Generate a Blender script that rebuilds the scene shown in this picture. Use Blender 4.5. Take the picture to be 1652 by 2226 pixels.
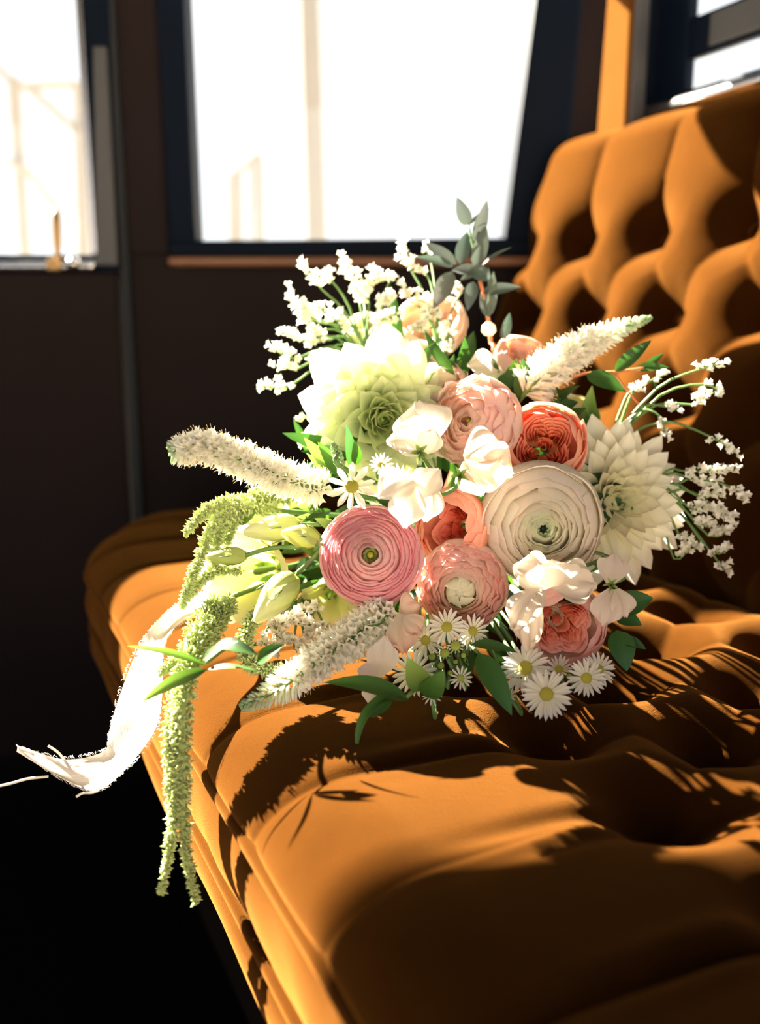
import bpy, bmesh, math, random
from mathutils import Vector as V, Matrix as M
random.seed(7)
for o in list(bpy.data.objects):
    bpy.data.objects.remove(o)
SC = bpy.context.scene
COL = SC.collection
PI = math.pi
rnd = random.random
def ru(a, b): return a + (b - a) * rnd()

# ------------------------------------------------------------------ camera
FPX, CX, CY = 2000.0, 826.0, 1113.0
PITCH, YAW = math.radians(11.67), math.radians(25.5)
CAM = V((0, 0, 0.64))
FW = V((math.sin(YAW) * math.cos(PITCH), math.cos(YAW) * math.cos(PITCH), -math.sin(PITCH)))
RT = V((math.cos(YAW), -math.sin(YAW), 0))
UP = RT.cross(FW)
camd = bpy.data.cameras.new('camera')
camd.sensor_fit = 'HORIZONTAL'; camd.sensor_width = 24.0
camd.lens = 24.0 * FPX / 1652.0
camd.clip_start = 0.02; camd.clip_end = 200
camd.dof.use_dof = True; camd.dof.focus_distance = 0.525; camd.dof.aperture_fstop = 3.7
cam = bpy.data.objects.new('camera', camd); COL.objects.link(cam)
cam.matrix_world = M(((RT.x, UP.x, -FW.x, CAM.x), (RT.y, UP.y, -FW.y, CAM.y), (RT.z, UP.z, -FW.z, CAM.z), (0, 0, 0, 1)))
SC.camera = cam

def ray(x, y): return FW + RT * ((x - CX) / FPX) - UP * ((y - CY) / FPX)
def W(x, y, d): return CAM + ray(x, y) * d
def onplane(x, y, p0, n):
    r = ray(x, y); return CAM + r * ((p0 - CAM).dot(n) / r.dot(n))

# ------------------------------------------------------------------ light
SUN_TO = V((-0.45, 1.0, 0.66)).normalized()
sund = bpy.data.lights.new('sun', 'SUN'); sund.energy = 30.0; sund.angle = math.radians(0.55)
sund.color = (1.0, 0.90, 0.74)
sun = bpy.data.objects.new('sun', sund); COL.objects.link(sun)
sun.rotation_euler = SUN_TO.to_track_quat('Z', 'Y').to_euler()
sun.location = (-3, 6, 4)

world = bpy.data.worlds.new('sky'); SC.world = world; world.use_nodes = True
nt = world.node_tree; nt.nodes.clear()
wo = nt.nodes.new('ShaderNodeOutputWorld'); bg = nt.nodes.new('ShaderNodeBackground')
tc = nt.nodes.new('ShaderNodeTexCoord'); ns = nt.nodes.new('ShaderNodeTexNoise'); cr = nt.nodes.new('ShaderNodeValToRGB')
ns.inputs['Scale'].default_value = 2.3; ns.inputs['Detail'].default_value = 4
cr.color_ramp.elements[0].position = 0.35; cr.color_ramp.elements[0].color = (0.90, 0.93, 0.97, 1)
cr.color_ramp.elements[1].position = 0.62; cr.color_ramp.elements[1].color = (1.0, 0.985, 0.96, 1)
nt.links.new(tc.outputs['Generated'], ns.inputs['Vector']); nt.links.new(ns.outputs['Fac'], cr.inputs['Fac'])
nt.links.new(cr.outputs['Color'], bg.inputs['Color']); bg.inputs['Strength'].default_value = 0.50
nt.links.new(bg.outputs[0], wo.inputs[0])

SC.view_settings.view_transform = 'Standard'
SC.view_settings.look = 'None'
SC.view_settings.exposure = 1.70
SC.view_settings.gamma = 1.0
SC.view_settings.use_curve_mapping = False
try:
    SC.cycles.use_denoising = True
    SC.cycles.max_bounces = 10; SC.cycles.diffuse_bounces = 6; SC.cycles.transmission_bounces = 8
    SC.cycles.transparent_max_bounces = 12
    SC.cycles.sample_clamp_indirect = 8.0
except Exception:
    pass

# ------------------------------------------------------------------ materials
MATS = {}
def newmat(name):
    m = bpy.data.materials.new(name); m.use_nodes = True
    m.node_tree.nodes.clear(); MATS[name] = m
    return m, m.node_tree, m.node_tree.nodes.new('ShaderNodeOutputMaterial')

def solid(name, col, rough=0.5, metal=0.0, spec=0.5, noise=0.0, nscale=20, bump=0.0, bscale=200, sheen=0.0, coat=0.0):
    m, t, out = newmat(name)
    b = t.nodes.new('ShaderNodeBsdfPrincipled'); t.links.new(b.outputs[0], out.inputs[0])
    b.inputs['Roughness'].default_value = rough; b.inputs['Metallic'].default_value = metal
    b.inputs['Specular IOR Level'].default_value = spec
    b.inputs['Sheen Weight'].default_value = sheen; b.inputs['Coat Weight'].default_value = coat
    tcn = t.nodes.new('ShaderNodeTexCoord')
    if noise > 0:
        n = t.nodes.new('ShaderNodeTexNoise'); n.inputs['Scale'].default_value = nscale; n.inputs['Detail'].default_value = 5
        r = t.nodes.new('ShaderNodeValToRGB')
        r.color_ramp.elements[0].color = tuple(c * (1 - noise) for c in col) + (1,)
        r.color_ramp.elements[1].color = tuple(min(1, c * (1 + noise)) for c in col) + (1,)
        t.links.new(tcn.outputs['Object'], n.inputs['Vector']); t.links.new(n.outputs['Fac'], r.inputs['Fac'])
        t.links.new(r.outputs['Color'], b.inputs['Base Color'])
    else:
        b.inputs['Base Color'].default_value = tuple(col) + (1,)
    if bump > 0:
        n2 = t.nodes.new('ShaderNodeTexNoise'); n2.inputs['Scale'].default_value = bscale; n2.inputs['Detail'].default_value = 3
        bp = t.nodes.new('ShaderNodeBump'); bp.inputs['Strength'].default_value = bump; bp.inputs['Distance'].default_value = 0.002
        t.links.new(tcn.outputs['Object'], n2.inputs['Vector']); t.links.new(n2.outputs['Fac'], bp.inputs['Height'])
        t.links.new(bp.outputs[0], b.inputs['Normal'])
    return m

def petalmat(name, base, trans=0.42, veins=0.06, rough=0.55, bias=1.0, tsat=1.0):
    """base colour at the petal's foot, object colour at its tip (mesh attribute g runs foot to tip)"""
    m, t, out = newmat(name)
    at = t.nodes.new('ShaderNodeAttribute'); at.attribute_name = 'g'
    oi = t.nodes.new('ShaderNodeObjectInfo')
    pw = t.nodes.new('ShaderNodeMath'); pw.operation = 'POWER'; pw.inputs[1].default_value = bias
    mx = t.nodes.new('ShaderNodeMix'); mx.data_type = 'RGBA'
    mx.inputs[6].default_value = tuple(base) + (1,)
    t.links.new(at.outputs['Fac'], pw.inputs[0]); t.links.new(pw.outputs[0], mx.inputs[0]); t.links.new(oi.outputs['Color'], mx.inputs[7])
    tcn = t.nodes.new('ShaderNodeTexCoord'); mp = t.nodes.new('ShaderNodeMapping')
    wv = t.nodes.new('ShaderNodeTexNoise'); wv.inputs['Scale'].default_value = 14; wv.inputs['Detail'].default_value = 3
    t.links.new(tcn.outputs['UV'], mp.inputs['Vector']); mp.inputs['Scale'].default_value = (3.0, 0.35, 1)
    t.links.new(mp.outputs[0], wv.inputs['Vector'])
    hs = t.nodes.new('ShaderNodeHueSaturation')
    mr = t.nodes.new('ShaderNodeMapRange'); mr.inputs[3].default_value = 1 - veins; mr.inputs[4].default_value = 1 + veins
    t.links.new(wv.outputs['Fac'], mr.inputs[0]); t.links.new(mr.outputs[0], hs.inputs['Value']); t.links.new(mx.outputs[2], hs.inputs['Color'])
    b = t.nodes.new('ShaderNodeBsdfPrincipled'); b.inputs['Roughness'].default_value = rough; b.inputs['Specular IOR Level'].default_value = 0.25
    tl = t.nodes.new('ShaderNodeBsdfTranslucent')
    h2 = t.nodes.new('ShaderNodeHueSaturation'); h2.inputs['Saturation'].default_value = tsat
    bp = t.nodes.new('ShaderNodeBump'); bp.inputs['Strength'].default_value = 0.25; bp.inputs['Distance'].default_value = 0.001
    t.links.new(wv.outputs['Fac'], bp.inputs['Height']); t.links.new(bp.outputs[0], b.inputs['Normal'])
    t.links.new(hs.outputs[0], b.inputs['Base Color']); t.links.new(hs.outputs[0], h2.inputs['Color']); t.links.new(h2.outputs[0], tl.inputs['Color'])
    ms = t.nodes.new('ShaderNodeMixShader'); ms.inputs[0].default_value = trans
    t.links.new(b.outputs[0], ms.inputs[1]); t.links.new(tl.outputs[0], ms.inputs[2]); t.links.new(ms.outputs[0], out.inputs[0])
    return m

def velvet(name, dark, light):
    m, t, out = newmat(name)
    b = t.nodes.new('ShaderNodeBsdfPrincipled'); t.links.new(b.outputs[0], out.inputs[0])
    b.inputs['Roughness'].default_value = 1.0; b.inputs['Specular IOR Level'].default_value = 0.0
    b.inputs['Sheen Weight'].default_value = 0.45; b.inputs['Sheen Roughness'].default_value = 0.5
    b.inputs['Sheen Tint'].default_value = (0.48, 0.195, 0.045, 1)
    tcn = t.nodes.new('ShaderNodeTexCoord')
    n = t.nodes.new('ShaderNodeTexNoise'); n.inputs['Scale'].default_value = 26; n.inputs['Detail'].default_value = 6; n.inputs['Roughness'].default_value = 0.65
    r = t.nodes.new('ShaderNodeValToRGB'); r.color_ramp.elements[0].position = 0.3; r.color_ramp.elements[1].position = 0.72
    r.color_ramp.elements[0].color = tuple(dark) + (1,); r.color_ramp.elements[1].color = tuple(light) + (1,)
    t.links.new(tcn.outputs['Object'], n.inputs['Vector']); t.links.new(n.outputs['Fac'], r.inputs['Fac']); t.links.new(r.outputs['Color'], b.inputs['Base Color'])
    n2 = t.nodes.new('ShaderNodeTexNoise'); n2.inputs['Scale'].default_value = 1500; n2.inputs['Detail'].default_value = 2
    bp = t.nodes.new('ShaderNodeBump'); bp.inputs['Strength'].default_value = 0.45; bp.inputs['Distance'].default_value = 0.0008
    t.links.new(tcn.outputs['Object'], n2.inputs['Vector']); t.links.new(n2.outputs['Fac'], bp.inputs['Height']); t.links.new(bp.outputs[0], b.inputs['Normal'])
    return m

VELVET = velvet('amber_velvet', (0.016, 0.0046, 0.0006), (0.026, 0.0078, 0.0011))
NAVY = solid('navy_paint', (0.0018, 0.0050, 0.0125), 0.6, spec=0.06, noise=0.3, nscale=8)
GREYM = solid('grey_paint_and_sheen', (0.045, 0.045, 0.047), 0.5, noise=0.25, nscale=14)  # also colours the strip that stands in for reflected light
CHROME = solid('chrome', (0.62, 0.60, 0.60), 0.22, metal=1.0, noise=0.1, nscale=30)
BRASS = solid('brass', (0.38, 0.23, 0.09), 0.4, metal=0.8, noise=0.2, nscale=40)
DOORM = solid('brown_door_leather', (0.012, 0.0065, 0.0066), 0.7, spec=0.12, noise=0.25, nscale=9, bump=0.15, bscale=160)
LEDGE = solid('sunlit_brown_wood', (0.19, 0.078, 0.034), 0.55, noise=0.25, nscale=25)  # brightened, so the colour stands in for sun on the ledge's edge
SEAM = solid('seam_rubber', (0.006, 0.008, 0.012), 0.8)
FLOORM = solid('black_carpet', (0.003, 0.002, 0.0018), 0.95, spec=0.03, noise=0.4, nscale=60, bump=0.3)
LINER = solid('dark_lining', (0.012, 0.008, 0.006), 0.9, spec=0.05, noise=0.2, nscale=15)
LININGV = velvet('tan_lining', (0.068, 0.027, 0.006), (0.084, 0.034, 0.008))
WHITEP = solid('weathered_white_paint', (0.20, 0.19, 0.175), 0.7, noise=0.08, nscale=6)
GROUND = solid('pale_bounce_ground', (0.66, 0.57, 0.47), 0.95, noise=0.15, nscale=30)
STEM = solid('stem_green', (0.10, 0.19, 0.045), 0.5, noise=0.25, nscale=60)
STEMR = solid('stem_orange', (0.52, 0.16, 0.06), 0.5, noise=0.3, nscale=50)
LEAFM = petalmat('leaf_green', (0.040, 0.10, 0.018), trans=0.30, veins=0.16, rough=0.38, tsat=1.15)
EUCAM = petalmat('eucalyptus_grey', (0.075, 0.095, 0.075), trans=0.16, veins=0.12, rough=0.5)
WHITEPET = petalmat('white_petal', (0.91, 0.87, 0.70), trans=0.55, bias=1.5)
WHITERAN = petalmat('white_ranunculus_petal', (0.86, 0.79, 0.64), trans=0.44, bias=3.0)  # darker cream foot, whiter rim: edge light and shade put into the colour
CREAMPET = petalmat('cream_petal', (0.76, 0.82, 0.48), trans=0.52)
GREENFOOT = petalmat('white_petal_green_foot', (0.55, 0.68, 0.30), trans=0.52, bias=0.5)
PINKPET = petalmat('pink_petal', (0.92, 0.70, 0.67), trans=0.44, bias=3.5, tsat=1.15)
BLUSHPET = petalmat('blush_petal', (0.92, 0.76, 0.62), trans=0.48, tsat=1.2, bias=2.6)
CORALPET = petalmat('coral_petal', (0.90, 0.34, 0.15), trans=0.42, tsat=1.2, bias=1.3)
DEEPPET = petalmat('deep_coral_petal', (0.72, 0.10, 0.03), trans=0.32, tsat=1.2, bias=1.5)
YELLOWPET = petalmat('lisianthus_petal', (0.60, 0.63, 0.22), trans=0.48, tsat=1.15)
FLORET = petalmat('floret', (0.50, 0.55, 0.28), trans=0.45, bias=0.4)
FLORETW = petalmat('veronica_floret', (0.78, 0.82, 0.60), trans=0.5, bias=0.5)
STAMEN = solid('stamen', (0.80, 0.62, 0.28), 0.5)
DISC = solid('daisy_disc', (0.36, 0.31, 0.025), 0.7, noise=0.35, nscale=900)
DISCG = solid('daisy_disc_green', (0.30, 0.34, 0.045), 0.7, noise=0.35, nscale=900)
SEEDG = solid('ranunculus_heart', (0.24, 0.29, 0.07), 0.6, noise=0.3, nscale=300)
SEEDB = solid('ranunculus_dark_heart', (0.012, 0.012, 0.02), 0.4)
AMAR = petalmat('amaranth_bloom', (0.30, 0.38, 0.09), trans=0.30)
RIBBON = petalmat('silk_ribbon', (0.74, 0.66, 0.58), trans=0.30, veins=0.05, rough=0.4)
THREAD = solid('silk_thread', (0.80, 0.72, 0.64), 0.5)
def glassmat():
    m, t, out = newmat('window_glass')
    tr = t.nodes.new('ShaderNodeBsdfTransparent'); gl = t.nodes.new('ShaderNodeBsdfGlossy'); gl.inputs['Roughness'].default_value = 0.02
    tr.inputs['Color'].default_value = (0.97, 0.98, 0.98, 1)
    ms = t.nodes.new('ShaderNodeMixShader'); ms.inputs[0].default_value = 0.05
    t.links.new(tr.outputs[0], ms.inputs[1]); t.links.new(gl.outputs[0], ms.inputs[2]); t.links.new(ms.outputs[0], out.inputs[0])
    return m
GLASS = glassmat()

# ------------------------------------------------------------------ mesh helpers
def mkmesh(name, verts, faces, mat, grad=None, uv=None, smooth=True):
    me = bpy.data.meshes.new(name)
    me.from_pydata([tuple(v) for v in verts], [], faces)
    if mat: me.materials.append(mat)
    if smooth and len(me.polygons):
        me.polygons.foreach_set('use_smooth', [True] * len(me.polygons))
    if grad is not None:
        a = me.attributes.new('g', 'FLOAT', 'POINT'); a.data.foreach_set('value', grad)
    if uv is not None:
        l = me.uv_layers.new(name='UVMap')
        vi = [0] * len(me.loops); me.loops.foreach_get('vertex_index', vi)
        fl = []
        for i in vi: fl += list(uv[i])
        l.data.foreach_set('uv', fl)
    me.update()
    return me

def link(name, me, parent=None, mat4=None, color=None):
    o = bpy.data.objects.new(name, me); COL.objects.link(o)
    if parent: o.parent = parent
    if mat4 is not None: o.matrix_local = mat4
    if color: o.color = tuple(color) + (1,)
    return o

def tag(o, label, cat, group=None, kind=None):
    o['label'] = label; o['category'] = cat
    if group: o['group'] = group
    if kind: o['kind'] = kind
    return o

def thing(name, label, cat, mat4=None, group=None):
    o = bpy.data.objects.new(name, None); COL.objects.link(o)
    o.empty_display_size = 0.01
    if mat4 is not None: o.matrix_world = mat4
    return tag(o, label, cat, group)

def struct(name, me, label, parent=None):
    o = link(name, me, parent)
    if parent is None:
        o['kind'] = 'structure'; o['label'] = label; o['category'] = name.split('_')[0]
    return o

def grid(nu, nv, fn, closed=False):
    """fn(u 0..1, v 0..1) -> Vector; returns verts, faces, grad(v), uv"""
    vs, gr, uv, fs = [], [], [], []
    for j in range(nv):
        v = j / (nv - 1)
        for i in range(nu):
            u = i / (nu if closed else nu - 1)
            vs.append(fn(u, v)); gr.append(v); uv.append((u, v))
    for j in range(nv - 1):
        for i in range(nu if closed else nu - 1):
            a = j * nu + i; b = j * nu + (i + 1) % nu
            fs.append((a, b, b + nu, a + nu))
    return vs, fs, gr, uv

def gridmesh(name, nu, nv, fn, mat, closed=False):
    vs, fs, gr, uv = grid(nu, nv, fn, closed)
    return mkmesh(name, vs, fs, mat, gr, uv)

def sgn_pow(x, p): return math.copysign(abs(x) ** p, x)

def lerp_pts(pts, t):
    """Catmull-Rom through a list of Vectors"""
    n = len(pts) - 1
    x = min(max(t, 0), 1) * n; i = min(int(x), n - 1); f = x - i
    p0 = pts[max(i - 1, 0)]; p1 = pts[i]; p2 = pts[i + 1]; p3 = pts[min(i + 2, n)]
    return 0.5 * ((2 * p1) + (p2 - p0) * f + (2 * p0 - 5 * p1 + 4 * p2 - p3) * f * f + (3 * p1 - p0 - 3 * p2 + p3) * f ** 3)

def lerp_f(vals, t):
    n = len(vals) - 1; x = min(max(t, 0), 1) * n; i = min(int(x), n - 1); f = x - i
    return vals[i] * (1 - f) + vals[i + 1] * f

def frames(pts, n):
    P = [lerp_pts(pts, i / (n - 1)) for i in range(n)]
    T = [(P[min(i + 1, n - 1)] - P[max(i - 1, 0)]).normalized() for i in range(n)]
    ref = V((0, 0, 1)) if abs(T[0].z) < 0.9 else V((1, 0, 0))
    N = []; cur = (ref - T[0] * ref.dot(T[0])).normalized()
    for t in T:
        cur = (cur - t * cur.dot(t)).normalized(); N.append(cur.copy())
    return P, T, N

def tube_data(pts, rad, seg=6, n=None, base=0):
    n = n or max(4, 3 * len(pts))
    P, T, N = frames(pts, n)
    vs, fs, gr = [], [], []
    for i in range(n):
        r = rad(i / (n - 1)) if callable(rad) else rad
        B = T[i].cross(N[i])
        for k in range(seg):
            a = 2 * PI * k / seg
            vs.append(P[i] + (N[i] * math.cos(a) + B * math.sin(a)) * r); gr.append(i / (n - 1))
    for i in range(n - 1):
        for k in range(seg):
            a = base + i * seg + k; b = base + i * seg + (k + 1) % seg
            fs.append((a, b, b + seg, a + seg))
    fs.append(tuple(base + k for k in reversed(range(seg)))); fs.append(tuple(base + (n - 1) * seg + k for k in range(seg)))
    return vs, fs, gr

def tube(name, pts, rad, mat, parent=None, seg=6, n=None, color=None):
    inv = parent.matrix_world.inverted() if parent else M()
    vs, fs, gr = tube_data(pts, rad, seg, n)
    return link(name, mkmesh(name, [inv @ v for v in vs], fs, mat, gr), parent, color=color)

def tubes(name, specs, mat, parent=None, seg=5, n=None):
    inv = parent.matrix_world.inverted() if parent else M()
    vs, fs, gr = [], [], []
    for pts, rad in specs:
        a, b, c = tube_data(pts, rad, seg, n, len(vs)); vs += a; fs += b; gr += c
    return link(name, mkmesh(name, [inv @ v for v in vs], fs, mat, gr), parent)

def boxmesh(name, corners8, mat, bevel=0.0):
    bm = bmesh.new()
    v = [bm.verts.new(c) for c in corners8]
    for f in ((0, 3, 2, 1), (4, 5, 6, 7), (0, 1, 5, 4), (1, 2, 6, 5), (2, 3, 7, 6), (3, 0, 4, 7)):
        bm.faces.new([v[i] for i in f])
    bmesh.ops.recalc_face_normals(bm, faces=bm.faces)
    if bevel > 0:
        bmesh.ops.bevel(bm, geom=list(bm.edges), offset=bevel, segments=2, affect='EDGES', profile=0.5)
    me = bpy.data.meshes.new(name); bm.to_mesh(me); bm.free(); me.materials.append(mat)
    return me

def box(name, lo, hi, mat, bevel=0.0):
    (a, b, c), (d, e, f) = lo, hi
    return boxmesh(name, [(a, b, c), (d, b, c), (d, e, c), (a, e, c), (a, b, f), (d, b, f), (d, e, f), (a, e, f)], mat, bevel)

# ------------------------------------------------------------------ the vehicle's shell
NW = V((FW.x, FW.y, 0)).normalized()            # far wall faces the camera's heading
OW = V((0.2, 1.28, 0))
def wp(x, y, out=0.0):                            # a pixel onto the far wall (out = how far behind its inner face)
    return onplane(x, y, OW + NW * out, NW)
def wall_sz(p): d = p - OW; return d.dot(RT), p.z
def wpt(s, z, out=0.0): q = OW + RT * s + NW * out; return V((q.x, q.y, z))
def wall_panel(name, quad, out0, out1, mat, bevel=0.0):
    """quad: four (s, z) corners on the far wall, extruded from out0 to out1"""
    return boxmesh(name, [wpt(s, z, out0) for s, z in quad] + [wpt(s, z, out1) for s, z in quad], mat, bevel)
def S(x, y): return wall_sz(wp(x, y))

FLZ, CLZ = 0.0, 1.42
struct('floor', box('floor', (-1.6, -0.9, FLZ - 0.03), (1.2, 2.3, FLZ), FLOORM), 'black carpeted floor of the car')
def farline(x): return 1.28 + (0.2 - x) * 0.477 + 0.06
struct('ceiling', boxmesh('ceiling', [(x, y, z) for z in (CLZ, CLZ + 0.03) for x, y in ((-1.6, -0.9), (1.2, -0.9), (1.2, farline(1.2)), (-1.6, farline(-1.6)))], LINER), 'dark lined car roof above the seat')
wfr = struct('wall_front', box('wall_front', (-1.63, -0.9, FLZ), (-1.6, 2.2, 0.72), LINER), 'dark partition ahead of the seat')
struct('header', box('header', (-1.63, -0.9, 1.34), (-1.6, 2.2, CLZ), LINER), '', wfr)
struct('window_3', box('window_3', (-1.618, -0.9, 0.72), (-1.614, 2.2, 1.34), GLASS), 'unseen windscreen added ahead of the seat for fill light')  # out of view, added to let fill light in from the left
# near wall with an open doorway behind the camera
nm = struct('wall_near', box('wall_near', (-1.6, -0.60, FLZ), (-1.35, -0.56, CLZ), LINER), 'dark near side of the car around its open doorway')
struct('pillar', box('pillar', (0.95, -0.60, FLZ), (1.2, -0.56, CLZ), LINER), '', nm)
struct('header', box('header', (-1.35, -0.60, 1.36), (0.95, -0.56, CLZ), LINER), '', nm)
struct('sill', box('sill', (-1.35, -0.60, FLZ), (0.95, -0.56, 0.10), LINER), '', nm)

# far wall: door on the left, fixed panel and wide window on the right
TH = 0.055
sD = S(262, 600)[0]; zl = 0.0
sA, zA = S(205, 553); sB, zB = S(428, 525); sC, zC = S(1090, 517)
sAt = S(172, 0)[0]; sBt = S(402, 0)[0]; sCt = S(1163, 0)[0]; zt0 = S(402, 0)[1]
WTOP, DTOP = 1.135, 1.308
def ext(s0, z0, s1, z1, z): return s0 + (s1 - s0) * (z - z0) / (z1 - z0)
sAT, sBT, sCT = ext(sA, zA, sAt, S(172, 0)[1], WTOP), ext(sB, zB, sBt, zt0, WTOP), ext(sC, zC, sCt, S(1163, 0)[1], WTOP)
zsill = zB
sEnd = S(1300, 200)[0] + 0.02
wf = struct('wall_far', wall_panel('wall_far', [(sD, 0), (sEnd, 0), (sEnd, zsill - 0.016), (sD, zsill - 0.016)], 0.012, TH, DOORM), 'dark brown lower wall of the car under the wide window')
struct('pillar', wall_panel('pillar', [(S(262, 600)[0], zsill - 0.016), (S(368, 560)[0], zsill - 0.016), (S(335, 0)[0], CLZ), (S(250, 0)[0], CLZ)], 0.008, TH, DOORM, 0.004), '', wf)
struct('header', wall_panel('header', [(sD, WTOP + 0.02), (sEnd, WTOP + 0.02), (sEnd, CLZ), (sD, CLZ)], 0.006, TH, DOORM), '', wf)
sR0, sR1 = S(1180, 300)[0], S(1235, 0)[0]
rp = struct('corner_pillar', wall_panel('corner_pillar', [(S(1150, 517)[0], zsill - 0.02), (sEnd + 0.02, zsill - 0.02), (sEnd + 0.04, CLZ), (ext(sC, zC, sCt, zt0, CLZ) + 0.055, CLZ)], 0.004, TH, DOORM, 0.004), '', wf)
# sill ledge of wood below the wide window
struct('trim_1', wall_panel('trim_1', [(S(372, 560)[0], S(500, 580)[1]), (S(1180, 560)[0], S(500, 580)[1]), (S(1180, 560)[0], S(500, 560)[1]), (S(372, 560)[0], S(500, 560)[1])], -0.022, 0.02, LEDGE, 0.004), 'brown wooden ledge under the wide window')
# wide window with navy frame
w1 = struct('window_1', wall_panel('window_1', [(sB, zB), (sC + 0.004, zC), (sCT + 0.004, WTOP), (sBT, WTOP)], 0.034, 0.037, GLASS), 'wide clear window pane in a navy frame')
zf = S(428, 558)[1]
struct('frame_rail', wall_panel('frame_rail', [(S(372, 558)[0], zf), (sC + 0.10, zf), (sC + 0.10, zC), (S(368, 525)[0], zB)], -0.012, 0.05, NAVY, 0.004), '', w1)
struct('frame_stile', wall_panel('frame_stile', [(S(372, 558)[0], zf), (sB, zf), (sBT, WTOP + 0.02), (ext(S(372, 558)[0], zf, S(342, 0)[0], zt0, WTOP), WTOP + 0.02)], -0.010, 0.05, NAVY, 0.004), '', w1)
struct('frame_stile', wall_panel('frame_stile', [(sC, zf), (sC + 0.075, zf), (sCT + 0.052, WTOP + 0.02), (sCT, WTOP + 0.02)], -0.010, 0.05, NAVY, 0.004), '', w1)
struct('frame_head', wall_panel('frame_head', [(sBT - 0.05, WTOP), (sCT + 0.05, WTOP), (sCT + 0.05, WTOP + 0.03), (sBT - 0.05, WTOP + 0.03)], -0.010, 0.05, NAVY, 0.004), '', w1)
# door: panel, window frame, pane, chrome sill, pull
sL = -0.95
sADT = ext(sA, zA, sAt, S(172, 0)[1], DTOP)
DTH = 0.10
d1 = struct('door_1', wall_panel('door_1', [(sL, 0.02), (sD - 0.006, 0.02), (sD - 0.006, S(150, 592)[1]), (sL, S(150, 592)[1])], 0.0, DTH, DOORM, 0.004), 'dark brown car door with navy window frame')
struct('seam', wall_panel('seam', [(S(262, 600)[0], 0.02), (S(285, 600)[0], 0.02), (S(262, 300)[0], CLZ - 0.01), (S(252, 300)[0], CLZ - 0.01)], -0.002, 0.02, SEAM), '', d1)
struct('frame_rail', wall_panel('frame_rail', [(sL, S(150, 592)[1]), (sA + 0.03, S(150, 592)[1]), (sA + 0.03, zA), (sL, zA)], 0.004, DTH, NAVY, 0.002), '', d1)
struct('frame_stile', wall_panel('frame_stile', [(sA, zA - 0.01), (S(256, 553)[0], zA - 0.01), (ext(S(256, 553)[0], zA, S(240, 0)[0], zt0, DTOP), DTOP + 0.02), (sADT, DTOP + 0.02)], -0.004, 0.05, NAVY, 0.003), '', d1)
struct('edge_or_sheen_strip', wall_panel('edge_or_sheen_strip', [(sA - 0.003, zA), (sA + 0.005, zA), (sADT + 0.005, DTOP), (sADT - 0.003, DTOP)], -0.007, 0.0, CHROME, 0.001), '', d1)
struct('edge_or_sheen_strip', wall_panel('edge_or_sheen_strip', [S(214, 578), S(260, 578), S(236, 105), S(207, 105)], -0.010, 0.0, GREYM, 0.002), '', d1)  # grey strip painted in for light reflected on the door frame
struct('frame_head', wall_panel('frame_head', [(sL, DTOP), (sA + 0.04, DTOP), (sA + 0.04, CLZ), (sL, CLZ)], -0.004, 0.05, NAVY, 0.003), '', d1)
struct('frame_stile', wall_panel('frame_stile', [(sL, zA), (sL + 0.06, zA), (sL + 0.06, DTOP), (sL, DTOP)], -0.004, 0.05, NAVY, 0.003), '', d1)
struct('pane', wall_panel('pane', [(sL + 0.06, zA), (sA, zA), (sADT, DTOP), (sL + 0.06, DTOP)], 0.03, 0.033, GLASS), '', d1)
struct('chrome_sill', wall_panel('chrome_sill', [(sL, S(150, 589)[1]), S(210, 589), S(210, 570), (sL, S(150, 570)[1])], -0.014, 0.004, CHROME, 0.004), '', d1)
def sx(x): return (x - 0.2) / 0.9026
struct('shade_cap', boxmesh('shade_cap', [wpt(a, zA - 0.02, o) for o, a in ((0.0, sL), (0.0, sx(0.05)), (0.05, sx(0.05)), (0.05, sL))] + [wpt(sL, 1.03, 0.0), wpt(sx(0.05), 0.785, 0.0), wpt(sx(0.05), 0.785, 0.05), wpt(sL, 1.03, 0.05)], DOORM, 0.003), '', d1)  # out-of-view cap added to throw shade on the far end of the seat
# round catch and brass pull lever
def lathe(name, prof, mat, seg=14, ax=None, at=None):
    vs, fs = [], []
    n = len(prof)
    for r, z in prof:
        for k in range(seg):
            a = 2 * PI * k / seg; vs.append(V((r * math.cos(a), r * math.sin(a), z)))
    for i in range(n - 1):
        for k in range(seg):
            fs.append((i * seg + k, i * seg + (k + 1) % seg, (i + 1) * seg + (k + 1) % seg, (i + 1) * seg + k))
    if ax is not None:
        q = ax.to_track_quat('Z', 'Y').to_matrix()
        vs = [q @ v + at for v in vs]
    return mkmesh(name, vs, fs, mat)
kp = wp(160, 573, -0.014)
struct('catch', lathe('catch', [(0.0001, 0.008), (0.006, 0.007), (0.0085, 0.003), (0.009, -0.004)], CHROME, ax=-NW, at=kp), '', d1)
lp0, lp1 = wp(126, 566, -0.012), wp(122, 462, -0.012)
lever = struct('pull_lever', lathe('pull_lever', [(0.0001, 0), (0.0042, 0.0), (0.0038, 0.012), (0.0052, 0.02), (0.0058, 0.045), (0.0055, 0.058), (0.003, 0.0615), (0.0001, 0.062)], BRASS, ax=(lp1 - lp0).normalized(), at=lp0), '', d1)
struct('lever_plate', wall_panel('lever_plate', [S(112, 590), S(140, 590), S(140, 563), S(112, 563)], -0.02, 0.0, BRASS, 0.002), '', lever)

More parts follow.
